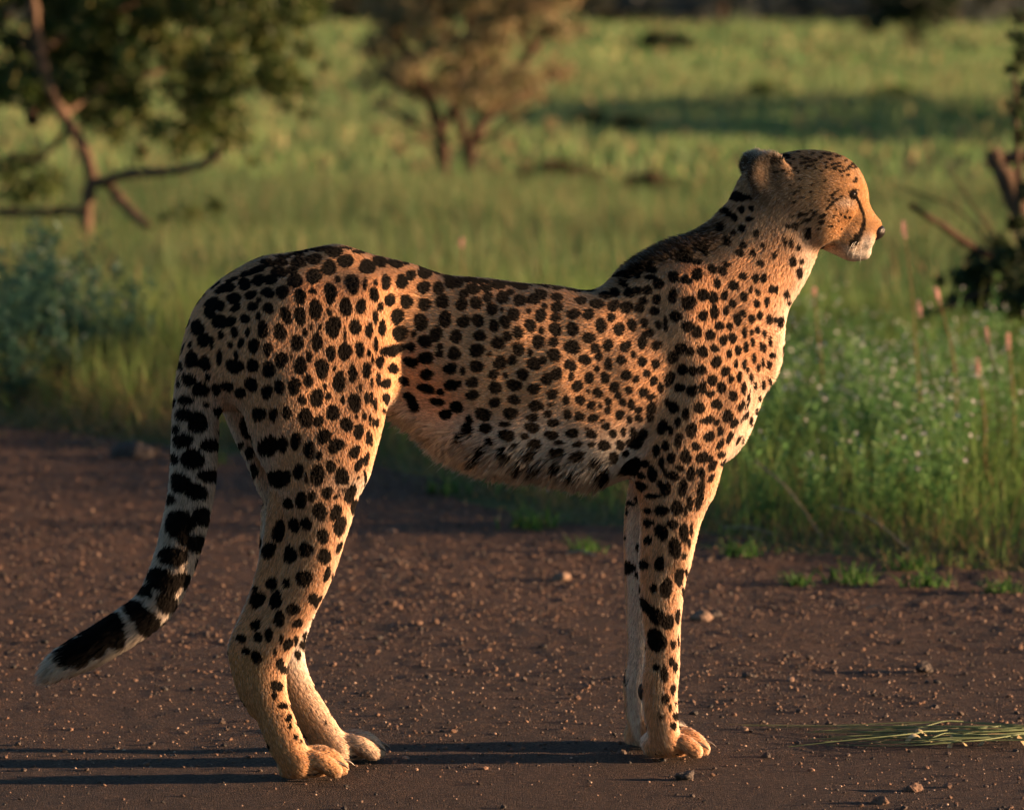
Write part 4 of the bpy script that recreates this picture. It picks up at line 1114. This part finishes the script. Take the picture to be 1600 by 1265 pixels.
# ================================================================== WEEDS, FLOWERS, TUFTS
leaf_mat = tint_mat('leaves', .55, .3, .35)
flower_mat = tint_mat('petals', .7, .2, .3)
stem_mat = tint_mat('stems', .7, .2, .15)
def leaf_quads(c, d, n_, ln, wd, cols):
    """pointed leaves (two triangles folded on the midrib): centres c, directions d, normals n_"""
    d = unit(d); s = unit(np.cross(d, n_)); up = np.cross(s, d)
    ln, wd = np.asarray(ln)[:, None], np.asarray(wd)[:, None]
    a = c; b_ = c + d * ln; m1 = c + d * ln * .45 + s * wd + up * wd * .35; m2 = c + d * ln * .45 - s * wd + up * wd * .35
    V = np.stack([a, m1, b_, m2], 1).reshape(-1, 3)
    k = np.arange(len(c)) * 4
    F = np.vstack([np.stack([k, k + 1, k + 2], 1), np.stack([k, k + 2, k + 3], 1)])
    return V, F, np.repeat(cols, 4, 0)
def merge(parts):
    off = np.cumsum([0] + [len(q[0]) for q in parts[:-1]])
    return np.vstack([q[0] for q in parts]), np.vstack([q[1] + o_ for q, o_ in zip(parts, off)]), np.vstack([q[2] for q in parts])
def tri_tube(pts, rad, col, seg=4):
    V, F = tube_np(pts, rad, seg)
    return V, np.vstack([F[:, [0, 1, 2]], F[:, [0, 2, 3]]]), np.tile(np.asarray(col, float), (len(V), 1))
def weed(seed, h, stems, leafc, leafl, flowers, fcol):
    """V,F,C of the foliage and of the flowers of one branching weed"""
    r_ = np.random.default_rng(seed); fo, fl = [], []
    for s in range(stems):
        az, out = r_.uniform(0, 6.28), r_.uniform(.1, .55)
        hh = h * r_.uniform(.6, 1.1)
        t = np.linspace(0, 1, 6)[:, None]
        pts = np.array([math.cos(az), math.sin(az), 0]) * out * hh * t ** 1.3 + np.array([0, 0, 1.0]) * hh * t + r_.normal(0, .006, (6, 3)) * t
        fo.append(tri_tube(pts, np.linspace(.0018, .0006, 6), np.array(leafc) * 1.1))
        n = 26; ts = r_.uniform(.12, 1, n); c = np.stack([np.interp(ts, t[:, 0], pts[:, i]) for i in range(3)], 1)
        d = r_.normal(size=(n, 3)); d[:, 2] = np.abs(d[:, 2]) * .6 + .1
        fo.append(leaf_quads(c, d, r_.normal(size=(n, 3)) * .4 + np.array([0, 0, 1.0]), leafl * r_.uniform(.5, 1.2, n) * (1.2 - .5 * ts), leafl * .17 * r_.uniform(.6, 1.3, n), np.array(leafc) * r_.uniform(.6, 1.4, (n, 1))))
        for q in range(flowers):
            top = pts[-1] + r_.normal(0, .016, 3) + np.array([0, 0, -.02 * r_.random()])
            fo.append(tri_tube(np.array([pts[-2], top]), [.0007, .0005], np.array(leafc) * 1.2, 3))
            m = 5; a = np.arange(m) / m * 6.28 + r_.random(); nn = unit(np.array([r_.normal() * .5, r_.normal() * .5 - .4, .8]))
            u = unit(np.cross(nn, [.3, .9, .1])); w = np.cross(nn, u)
            d = np.cos(a)[:, None] * u + np.sin(a)[:, None] * w + nn * .25
            fl.append(leaf_quads(np.tile(top, (m, 1)), d, np.tile(nn, (m, 1)), np.full(m, .0058), np.full(m, .0026), np.tile(fcol, (m, 1)) * r_.uniform(.85, 1.1, (m, 1))))
    return merge(fo), (merge(fl) if fl else None)
WEEDS = []
for s in range(5):
    a, f_ = weed(100 + s, .27, 7, (.125, .265, .085), .030, 2 if s % 2 else 1, (.62, .62, .64))
    WEEDS.append((mesh_np('weed_foliage', *a[:2], leaf_mat, False, a[2]), mesh_np('weed_flowers', *f_[:2], flower_mat, False, f_[2])))
def put_weed(k, p_, s, rz, label, group, cat='weed', name='flowering_weed', meshes=WEEDS):
    r_ = empty(name, tuple(p_)); r_.rotation_euler = (0, 0, rz); r_.scale = (s, s, s)
    tag(r_, label, cat, group)
    obj('foliage', meshes[k % len(meshes)][0], r_)['kind'] = 'stuff'
    if meshes[k % len(meshes)][1]: obj('flowers', meshes[k % len(meshes)][1], r_)['kind'] = 'stuff'
    return r_
cnt = 0
for i in range(1800):
    if cnt >= 120: break
    px, py = rng.uniform(1150, 1690), rng.uniform(610, 840)
    g = G(px, py)
    if g[1] - edge(g[0]) < .32: continue
    if py > 700 + .16 * (px - 1150) + 40 and rng.random() < .6: continue
    put_weed(cnt, (g[0], g[1], ground_z(g[0], g[1])), rng.uniform(.75, 1.15), rng.random() * 6.28, 'leafy green weed with tiny white flowers in the right verge', 'flowering weeds on the right verge')
    cnt += 1
BLUE = []
for s in range(4):
    a, f_ = weed(200 + s, .34, 14, (.030, .085, .062), .044, 1 if s < 1 else 0, (.5, .52, .48))  # blue-green leaves; the shade over this clump is put into their dark colour
    BLUE.append((mesh_np('weed_foliage', *a[:2], leaf_mat, False, a[2]), mesh_np('weed_flowers', *f_[:2], flower_mat, False, f_[2]) if f_ else None))
for i, (px, py, s) in enumerate(((-30, 600, 1.2), (15, 612, 1.15), (50, 585, 1.3), (85, 608, 1.15), (125, 600, 1.1), (160, 612, 1.0), (195, 606, .9), (30, 640, .9), (100, 632, .8), (-60, 630, 1.0), (140, 575, .9), (228, 596, .55), (60, 548, 1.15), (10, 540, 1.1))):
    g = G(px, py)
    put_weed(i, (g[0], g[1], ground_z(g[0], g[1])), s, i * 1.7, 'blue green weed with shade in its colour, in the thick clump at the left verge', 'blue green weeds at the left verge', meshes=BLUE)
# ---- pink flower spikes
def spike(path, y0, label, hlen=.045):
    """path: photo pixels from root to tip; y0: depth of the plant (world Y)"""
    pts = catmull([list(at_y(px, py, y0)) for px, py in path], 6)
    base = pts[0].copy(); base[2] = field_h(base[0], base[1]); pts[0] = base
    r_ = empty('flower_spike', tuple(base)); tag(r_, label, 'flower', 'pink flower spikes')
    V, F, Cc = tri_tube(pts - base, np.linspace(.0022, .0010, len(pts)), (.20, .11, .055))
    obj('stem', mesh_np('spike_stem', V, F, stem_mat, True, Cc), r_)
    top = pts[-1] - base; ax = unit(pts[-1] - pts[-3]); n = 70
    rr = np.random.default_rng(int(path[-1][0])); t = rr.random(n); a = rr.random(n) * 6.28
    u = unit(np.cross(ax, [0.2, .9, .1])); w = np.cross(ax, u)
    rad = np.cos(a)[:, None] * u + np.sin(a)[:, None] * w
    c = top - ax * (hlen * t)[:, None] + rad * .002
    q = leaf_quads(c, rad + ax * .6, np.tile(ax, (n, 1)), .0062 * rr.uniform(.7, 1.2, n) * (.5 + .7 * np.sin(t * 3.0)), .0032 * np.ones(n), np.array((.85, .56, .54)) * rr.uniform(.7, 1.25, (n, 1)))
    obj('blossom', mesh_np('spike_blossom', *q[:2], flower_mat, False, q[2]), r_)
spike([(1440, 640), (1432, 560), (1425, 460), (1411, 345)], 4.6, 'tallest pink flower spike, just right of the cheetah nose')
spike([(1458, 660), (1452, 580), (1441, 520), (1435, 468)], 4.4, 'pink flower spike left of a reddish stem, below the dead twig')
spike([(1495, 640), (1490, 560), (1476, 500), (1461, 448)], 4.4, 'pink flower spike on a leaning reddish stem below the twig')
spike([(1560, 660), (1556, 600), (1548, 555), (1540, 512)], 4.2, 'pink flower spike beside the dark shrub, left of the outermost')
spike([(1585, 660), (1582, 600), (1578, 560), (1574, 520)], 4.2, 'outermost pink flower spike at the right edge')
spike([(1540, 670), (1536, 630), (1531, 600), (1527, 560)], 4.0, 'lowest pink flower spike among the green weeds')
spike([(726, 470), (724, 430), (722, 385), (723, 372)], 7.5, 'single faint pink spike above the cheetah back', .03)
spike([(1288, 640), (1283, 560), (1276, 500), (1272, 450)], 5.0, 'bare reddish flower stalk close to the cheetah chest', .02)
# ---- small green tufts on the bare road edge
def tuft_mesh(seed, n=60, h=.05):
    r_ = np.random.default_rng(seed)
    b0 = np.column_stack([r_.normal(0, .022, n), r_.normal(0, .018, n), np.zeros(n)])
    V, F, Cc = blades(b0, h * r_.uniform(.5, 1.1, n), r_.uniform(.003, .006, n), r_.uniform(0, 6.28, n), r_.uniform(.3, 1.2, n), np.array((.06, .15, .03)) * r_.uniform(.6, 1.4, (n, 1)), 4)
    return mesh_np('tuft_blades', V, F, grass_mat, False, Cc)
for i, (px, py, s, lab) in enumerate(((1247, 910, .8, 'small green grass tuft at the road edge, leftmost of the right hand row'), (1335, 905, 1.2, 'green grass tuft on dark soil, second of the right hand row'),
    (1452, 912, 1.1, 'yellow green grass tuft by a pale pebble near the right verge'), (1565, 922, .9, 'green grass tuft at the road edge by the right border'),
    (835, 822, 1.3, 'green grass tuft under the belly of the cheetah'), (915, 860, .9, 'low green tuft above a pale twig between the legs'), (1150, 865, 1.0, 'green tuft on bare soil right of the front legs'),
    (690, 770, 1.2, 'green tuft at the grass edge right of the hind thigh'), (335, 722, 1.0, 'green tuft between the tail and the hind leg'), (1420, 885, 1.0, 'green tuft in the shaded soil below the weeds'))):
    g = G(px, py)
    o = obj('grass_tuft', tuft_mesh(300 + i), None, (g[0], g[1], ground_z(g[0], g[1]) - .002)); o.scale = (s, s, s)
    tag(o, lab, 'grass tuft')
# ---- flattened bundle of cut grass stalks, twigs
stalk_mat = simple_mat('green_stalk', (.085, .13, .058), .6, .3, (40, (.17, .21, .10)))
straw_mat = simple_mat('dry_stalk', (.24, .19, .10), .7, .2, (40, (.38, .31, .18)))
scrap_mat = simple_mat('dry_leaf', (.42, .40, .26), .7, .3, (60, (.30, .22, .10)))
gb = G(1420, 1150); bundle = empty('grass_stalk_bundle', tuple(gb))
tag(bundle, 'flattened bundle of green grass stalks lying on the road', 'grass stalks')
for i in range(46):
    x0 = 1250 + 260 * rng.random() ** 1.3 if i > 4 else (1140, 1160, 1232, 1290, 1200)[i]
    y0 = rng.uniform(1133, 1160) if i > 4 else (1131, 1133, 1166, 1163, 1136)[i]
    x1, y1 = rng.uniform(1560, 1680), 1128 + (y0 - 1131) * .75 + rng.uniform(-3, 7)
    if i == 2: x1, y1 = 1480, 1140
    if i > 40: x0 = rng.uniform(1330, 1560); x1 = x0 + rng.uniform(40, 130); y0 = rng.uniform(1132, 1164); y1 = y0 + rng.uniform(-18, 14)
    z = rng.uniform(.002, .012)
    pts = [G(x0, y0, .003), G(x0 * .66 + x1 * .34, y0 * .66 + y1 * .34 + rng.normal() * 3.0, z), G(x0 * .33 + x1 * .67, y0 * .33 + y1 * .67 + rng.normal() * 3.5, z + .003), G(x1, y1, z)]
    V, F = tube_np(catmull([list(q) for q in pts], 4) - gb, np.linspace(.0006, .0012, 13), 5)
    obj('stalk', mesh_np('stalk', V, F, stalk_mat if i % 7 else straw_mat), bundle)
for i, (px, py, L_, az) in enumerate(((1415, 1160, .035, .5), (1430, 1152, .03, .1), (1590, 1160, .03, -.4), (1500, 1157, .04, .2), (1478, 1161, .02, .9))):
    c0 = G(px, py, .004); t = np.linspace(0, 1, 6)
    ctr = c0 + np.outer(t, [math.cos(az), math.sin(az), 0]) * L_; ctr[:, 2] += .012 * np.sin(t * 3.1 + i)
    sd = np.array([-math.sin(az), math.cos(az), .5]) * .004
    V = np.vstack([ctr - sd, ctr + sd]) - gb; F = np.array([(k, k + 1, k + 7, k + 6) for k in range(5)])
    obj('dry_leaf', mesh_np('dry_leaf', V, F, scrap_mat), bundle)
twig_mat = simple_mat('pale_twig', (.33, .27, .20), .8, .2, (80, (.20, .15, .11)))
for i, (a_, b_, r_, lab) in enumerate((((888, 868), (932, 873), .0035, 'short pale twig lying between the front and hind legs'), ((1352, 956), (1392, 957), .002, 'thin pale straw on the road right of the front legs'),
    ((1130, 828), (1210, 838), .003, 'dry bent stalk on the soil at the foot of the right verge'), ((1300, 790), (1425, 868), .002, 'long straw leaning out of the right verge over the soil'), ((1180, 720), (1285, 845), .002, 'thin dry stem slanting out of the grass by the cheetah foreleg'))):
    p0, p1 = G(*a_), G(*b_)
    z0, z1 = (.006, .006) if i not in (3, 4) else (.16, .008)
    p0[2], p1[2] = z0, z1
    if i in (3, 4): p0 = at_y(a_[0], a_[1], G(b_[0], b_[1])[1] + .25)
    m = (p0 + p1) / 2 + np.array([0, .01, .006 if i < 3 else .02])
    V, F = tube_np(catmull([list(p0), list(m), list(p1)], 5) - p1, np.linspace(r_, r_ * .6, 11), 6)
    tag(obj('twig', mesh_np('twig', V, F, twig_mat), None, tuple(p1)), lab, 'twig')

# ================================================================== TREES AND SHRUBS
bark_mat = simple_mat('bark', (.065, .046, .034), .9, .1, (22, (.17, .115, .08)), 1.0, 50)
bark_dark = simple_mat('dark_bark', (.045, .032, .024), .9, .1, (14, (.09, .06, .042)), .8, 60)
def limb(px_path, Y, dY, rads):
    """tapered limb through photo pixels at world depth Y; dY: sideways drift in depth; rads in pixels"""
    n = len(px_path); pts = []
    for i, (px, py) in enumerate(px_path):
        pts.append([*at_y(px, py, Y + dY * i / max(1, n - 1)), rads[0] + (rads[1] - rads[0]) * i / (n - 1)])
    d = catmull(pts, 5); s = (Y + CAM_D) / FPX
    return d[:, :3], np.maximum(d[:, 3] * s, .002)
def crown_leaves(cl, n_per, size, cols, seed, sun_dir=None):
    """leaves scattered in clumps: cl rows (x, y, z, radius)"""
    r_ = np.random.default_rng(seed); out = []
    for x, y, z, r0 in cl:
        n = int(n_per * (r0 / np.mean(cl[:, 3])) ** 2)
        q = r_.normal(size=(n, 3)); q = q / np.linalg.norm(q, axis=1)[:, None] * (r_.random(n) ** .45)[:, None] * r0
        c = np.array([x, y, z]) + q * np.array([1, 1, .75])
        d = r_.normal(size=(n, 3)); nn = r_.normal(size=(n, 3)) * .7 + np.array([0, 0, .8])
        cc = np.asarray(cols)[r_.integers(0, len(cols), n)] * r_.uniform(.7, 1.3, (n, 1)) * r_.uniform(.85, 1.15)
        out.append(leaf_quads(c, d, nn, size * r_.uniform(.6, 1.3, n), size * .28 * r_.uniform(.7, 1.3, n), cc))
    return merge(out)
def tree(name, label, base, limbs, cl, n_per, size, cols, seed, bark, cat='tree', group=None):
    r_ = empty(name, tuple(base)); tag(r_, label, cat, group); b0 = np.asarray(base)
    for i, (p_, rad) in enumerate(limbs):
        V, F = tube_np(p_ - b0, rad * (1 + .16 * np.sin(np.arange(len(rad)) * 1.9 + i)), 8); V = V + np.random.default_rng(seed + i).normal(0, .09, V.shape) * rad.mean()
        obj('trunk' if i == 0 else 'branch', mesh_np('trunk' if i == 0 else 'branch', V, F, bark), r_)
    V, F, Cc = crown_leaves(np.asarray(cl, float), n_per, size, cols, seed)
    obj('crown', mesh_np('crown', V - b0, F, leaf_mat, False, Cc), r_)
    return r_
def clumps_px(lst, Y, spread, seed, shift=0.0):
    """clumps given in photo pixels (x, y, radius px) at depth Y"""
    r_ = np.random.default_rng(seed); s = (Y + CAM_D) / FPX; out = []
    for px, py, r0 in lst:
        dy = r_.uniform(-spread, spread)
        p_ = at_y(px, py, Y + dy + shift)
        out.append([*p_, r0 * s])
    return np.array(out)
# left tree
YT = G(133, 402)[1]
lb = [limb([(133, 404), (135, 335), (142, 272), (127, 224), (98, 180), (74, 128), (60, 70), (50, 0), (44, -70)], YT, -.12, (10, 9)),
      limb([(140, 285), (165, 283), (200, 272), (265, 268), (318, 256), (345, 236)], YT, -.3, (9, 6)), limb([(165, 283), (196, 322), (232, 356)], YT, -.2, (9, 7)),
      limb([(128, 330), (100, 330), (50, 333), (-20, 330)], YT, .2, (7, 6)), limb([(110, 195), (60, 250), (20, 240)], YT, .3, (5, 3)),
      limb([(74, 128), (30, 60), (-30, 30)], YT, .9, (5, 4)), limb([(62, 80), (150, 30), (250, -10)], YT, .9, (5, 3)), limb([(98, 180), (180, 130), (300, 100), (400, 60)], YT, .9, (5, 3)),
      limb([(50, 190), (45, 120), (10, 60)], YT + .4, .4, (10, 8))]
pts = [(30, 300, 34), (70, 285, 36), (15, 265, 34), (45, 250, 22), (250, 205, 30), (220, 240, 18), (320, 180, 34), (365, 180, 30), (280, 240, 16), (180, 215, 20), (300, 332, 20), (340, 322, 16), (268, 335, 14), (100, 330, 12), (345, 222, 24), (378, 215, 22), (395, 250, 12), (300, 215, 28)]
rr = np.random.default_rng(9)
for i in range(270):
    px, py = rr.uniform(-170, 480), rr.uniform(-170, 215)
    if py > 215 - max(0, px - 330) * .55: continue
    if py > 150 and px < 180 and rr.random() < .6: continue
    pts.append((px, py, rr.uniform(22, 46)))
pts += [(470, 30, 34), (482, 80, 24), (505, 102, 12), (440, 110, 30), (478, 176, 15), (450, 165, 16), (430, 60, 36), (485, -10, 34)]
tree('acacia_tree', 'leafy green tree with slender curved trunk at the left', at_y(133, 402, YT), lb, clumps_px(pts, YT, .6, 5, .54), 150, .040,
     [(.055, .095, .024), (.085, .125, .03), (.035, .068, .022), (.14, .145, .05)], 11, bark_mat)
# bush in the middle distance
YB = G(715, 272)[1]
lb = [limb([(735, 272), (737, 225), (762, 182), (800, 120), (845, 60), (870, 0)], YB, .4, (11, 5)), limb([(692, 278), (690, 215), (668, 150), (640, 90), (610, 40)], YB, -.3, (11, 5)),
      limb([(733, 240), (715, 170), (722, 100), (735, 20)], YB, .3, (9, 5)), limb([(690, 210), (720, 150), (770, 90)], YB, -.4, (7, 4)), limb([(668, 150), (600, 120), (575, 60)], YB, .3, (6, 4)), limb([(762, 182), (830, 140), (880, 110)], YB, .2, (6, 3)), limb([(737, 225), (780, 205), (830, 170)], YB, -.2, (5, 3)), limb([(690, 215), (650, 195), (610, 170)], YB, .2, (5, 3))]
pts = []
for i in range(150):
    a, q = rr.uniform(0, 6.28), math.sqrt(rr.random())
    px, py = 735 + 178 * q * math.cos(a), 55 + 128 * q * math.sin(a)
    if py > 150 and abs(px - 730) > 120: continue
    pts.append((px, py - 20, rr.uniform(16, 36)))
pts += [(600, 160, 20), (575, 120, 24), (590, 200, 14), (625, 235, 14), (860, 190, 14), (880, 120, 22), (790, 225, 14), (660, 215, 18)]
pts += [(640, 190, 16), (620, 205, 12), (800, 175, 16), (840, 150, 20), (700, 285, 18), (770, 268, 20), (650, 262, 16), (820, 262, 16), (735, 292, 16)]
tree('savanna_bush', 'brownish multi stemmed bush in the middle of the field', at_y(715, 272, YB), lb, clumps_px(pts, YB, .6, 6), 95, .042,
     [(.27, .215, .125), (.22, .20, .10), (.32, .235, .14), (.16, .16, .085), (.20, .21, .10)], 12, bark_dark, 'bush')
# dead wood and dark shrub at the right edge
YS = G(1585, 560)[1]
sr = empty('dead_branch', tuple(at_y(1600, 520, YS))); tag(sr, 'broken brown branch stub standing in the dark shrub', 'branch'); b0 = np.array(sr.location)
for nm, (p_, rad) in (('trunk', limb([(1625, 560), (1618, 440), (1600, 350), (1574, 285), (1549, 236)], YS, 0, (24, 13))), ('branch', limb([(1590, 330), (1612, 322), (1650, 315)], YS, .1, (8, 5))), ('branch', limb([(1572, 250), (1590, 244), (1630, 240)], YS, .1, (9, 8)))):
    V, F = tube_np(p_ - b0, rad * (1 + .12 * np.sin(np.arange(len(rad)) * 2.1)), 10); V = V + rng.normal(0, .0016, V.shape)
    obj(nm, mesh_np(nm, V, F, bark_mat), sr)
YS2 = YS - .25
lb = [limb([(1640, 560), (1620, 470), (1600, 380), (1590, 250), (1585, 120)], YS2, .1, (9, 4)), limb([(1625, 430), (1560, 405), (1510, 380), (1468, 350), (1422, 322)], YS2, -.2, (9, 4.5)),
      limb([(1630, 470), (1560, 452), (1505, 470), (1440, 500), (1408, 532)], YS2, -.2, (7, 3)), limb([(1600, 420), (1540, 350), (1490, 275)], YS2, .2, (3, 1.5)), limb([(1560, 405), (1500, 330), (1400, 290)], YS2, .2, (2.5, 1.2))]
pts = [(1590, 60, 12), (1600, 90, 16), (1585, 110, 12), (1610, 140, 20), (1590, 170, 12), (1620, 60, 24), (1630, 190, 26), (1600, 30, 14)]
for i in range(70):
    px, py = rr.uniform(1500, 1720), rr.uniform(370, 600)
    if px < 1560 and py < 400: continue
    pts.append((px, py, rr.uniform(14, 28)))
pts += [(1500, 430, 14), (1525, 400, 12), (1490, 470, 12), (1540, 480, 16), (1590, 350, 16), (1610, 300, 18), (1612, 250, 14), (1560, 380, 12), (1596, 215, 12), (1470, 440, 8), (1450, 490, 8)]
tree('dark_shrub', 'dark green shrub with bare twigs at the right edge', at_y(1640, 560, YS2), lb, clumps_px(pts, YS2, .3, 7), 150, .030,
     [(.026, .050, .020), (.040, .068, .024), (.06, .078, .034)], 13, bark_dark, 'shrub')
# low shrubs far out in the field
def mound(px, py, wpx, hpx, lab, cols, seed, name='low_shrub', cat='shrub', n=60):
    g = G(px, py); Y = g[1]; r_ = np.random.default_rng(seed); lst = []
    for i in range(26):
        u = r_.uniform(-1, 1); lst.append((px + u * wpx * .5, py - hpx * (1 - u * u) * r_.uniform(.1, .85), hpx * r_.uniform(.22, .42)))
    tree(name, lab, g, [limb([(px, py + 2), (px + 2, py - hpx * .3), (px + 6, py - hpx * .7)], Y, 0, (hpx * .05 + .6, .6)), limb([(px - 2, py), (px - wpx * .2, py - hpx * .5)], Y, 0, (hpx * .04 + .5, .4))],
         clumps_px(lst, Y, wpx * .35 * (Y + CAM_D) / FPX, seed), n, .0085 * (Y + CAM_D) / 8, cols, seed, bark_dark, cat)
DK, MG = [(.020, .035, .016), (.03, .05, .02)], [(.05, .10, .025), (.07, .12, .03)]
mound(1040, 82, 92, 36, 'small dark shrub in the far field above the cheetah back', DK, 61)
mound(1285, 102, 210, 22, 'long low green shrub in the far field above the ear', MG, 62)
mound(1195, 148, 70, 16, 'small pale green shrub above the cheetah head', MG, 63)
mound(1395, 150, 70, 14, 'faint green shrub in the field right of the head', MG, 64)
mound(985, 196, 50, 14, 'dark low tuft shrub in the shade band, right of the bush', DK, 65)
mound(920, 192, 44, 18, 'dark low shrub directly right of the brown bush', DK, 66)
BR = [(.11, .075, .045), (.08, .07, .035)]
mound(865, 276, 130, 26, 'brownish low shrub right of the bush stems', BR, 68)
mound(1015, 292, 90, 20, 'dull brown low shrub in front of the shade band', BR, 69)
mound(310, 352, 60, 26, 'low dark shrub under the left tree branch', DK, 67)
def far_tree(px, py, rpx, lab, seed, cols, top=0, group=None, n=70):
    g = G(px, py); Y = g[1]; r_ = np.random.default_rng(seed); lst = []
    for i in range(34):
        a, q = r_.uniform(0, 6.28), math.sqrt(r_.random())
        lst.append((px + rpx * q * math.cos(a), py - rpx * (.25 + top) - rpx * .62 * (1 + q * math.sin(a)), rpx * r_.uniform(.18, .34)))
    tree('far_tree', lab, g, [limb([(px, py + 3), (px + 3, py - rpx * .5), (px - 4, py - rpx)], Y, 0, (rpx * .06, rpx * .04)), limb([(px, py - rpx * .3), (px + rpx * .4, py - rpx * .9)], Y, 0, (rpx * .035, rpx * .02)), limb([(px, py - rpx * .3), (px - rpx * .4, py - rpx * .9)], Y, 0, (rpx * .035, rpx * .02))],
         clumps_px(lst, Y, rpx * .7 * (Y + CAM_D) / FPX, seed), n, .012 * (Y + CAM_D) / 8, cols, seed, bark_dark, 'tree', group)
far_tree(1420, 84, 72, 'round dark tree standing out at the upper right', 71, DK, .15)
FAR_HAZE = [(.080, .105, .110), (.10, .12, .115), (.065, .085, .095)]  # distance haze put into the leaf colours, paler and bluer
labs = ['far dark tree in the tree line at the top edge']
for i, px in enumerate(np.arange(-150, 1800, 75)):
    far_tree(px + rr.uniform(-20, 20), 42 + rr.uniform(-8, 6), rr.uniform(60, 100), labs[0], 80 + i, FAR_HAZE if i % 3 else [(.07, .075, .04), (.05, .06, .03)], -.2, 'trees of the far tree line', 46)
# bushes just beyond the right edge of the picture whose long shadows cross the field
for i, (x_, y_, hh) in enumerate(((4.9, 31.0, .50), (5.3, 33.0, .72), (5.6, 35.2, .80), (5.7, 37.4, .78), (5.9, 39.6, .70), (7.4, 34.0, 1.05))):
    cl = []
    for j in range(44):
        q = rr.normal(size=3); q /= np.linalg.norm(q); q *= rr.random() ** .4
        cl.append([x_ + q[0] * .8, y_ + q[1] * 1.25, max(.06, hh * .5 + q[2] * hh * .5), .17])
    p_ = np.array([[x_, y_, -.05], [x_ + .05, y_, hh * .4], [x_ - .05, y_, hh * .8]])
    tree('shade_bush', 'low bush past the right edge shading the field, ' + ('nearest', 'second', 'third', 'fourth', 'farthest', 'outermost')[i] + ' of six', (x_, y_, 0), [(p_, np.array([.04, .03, .015]))], cl, 120, .075, [(.05, .08, .025)], 120 + i, bark_mat, 'bush')
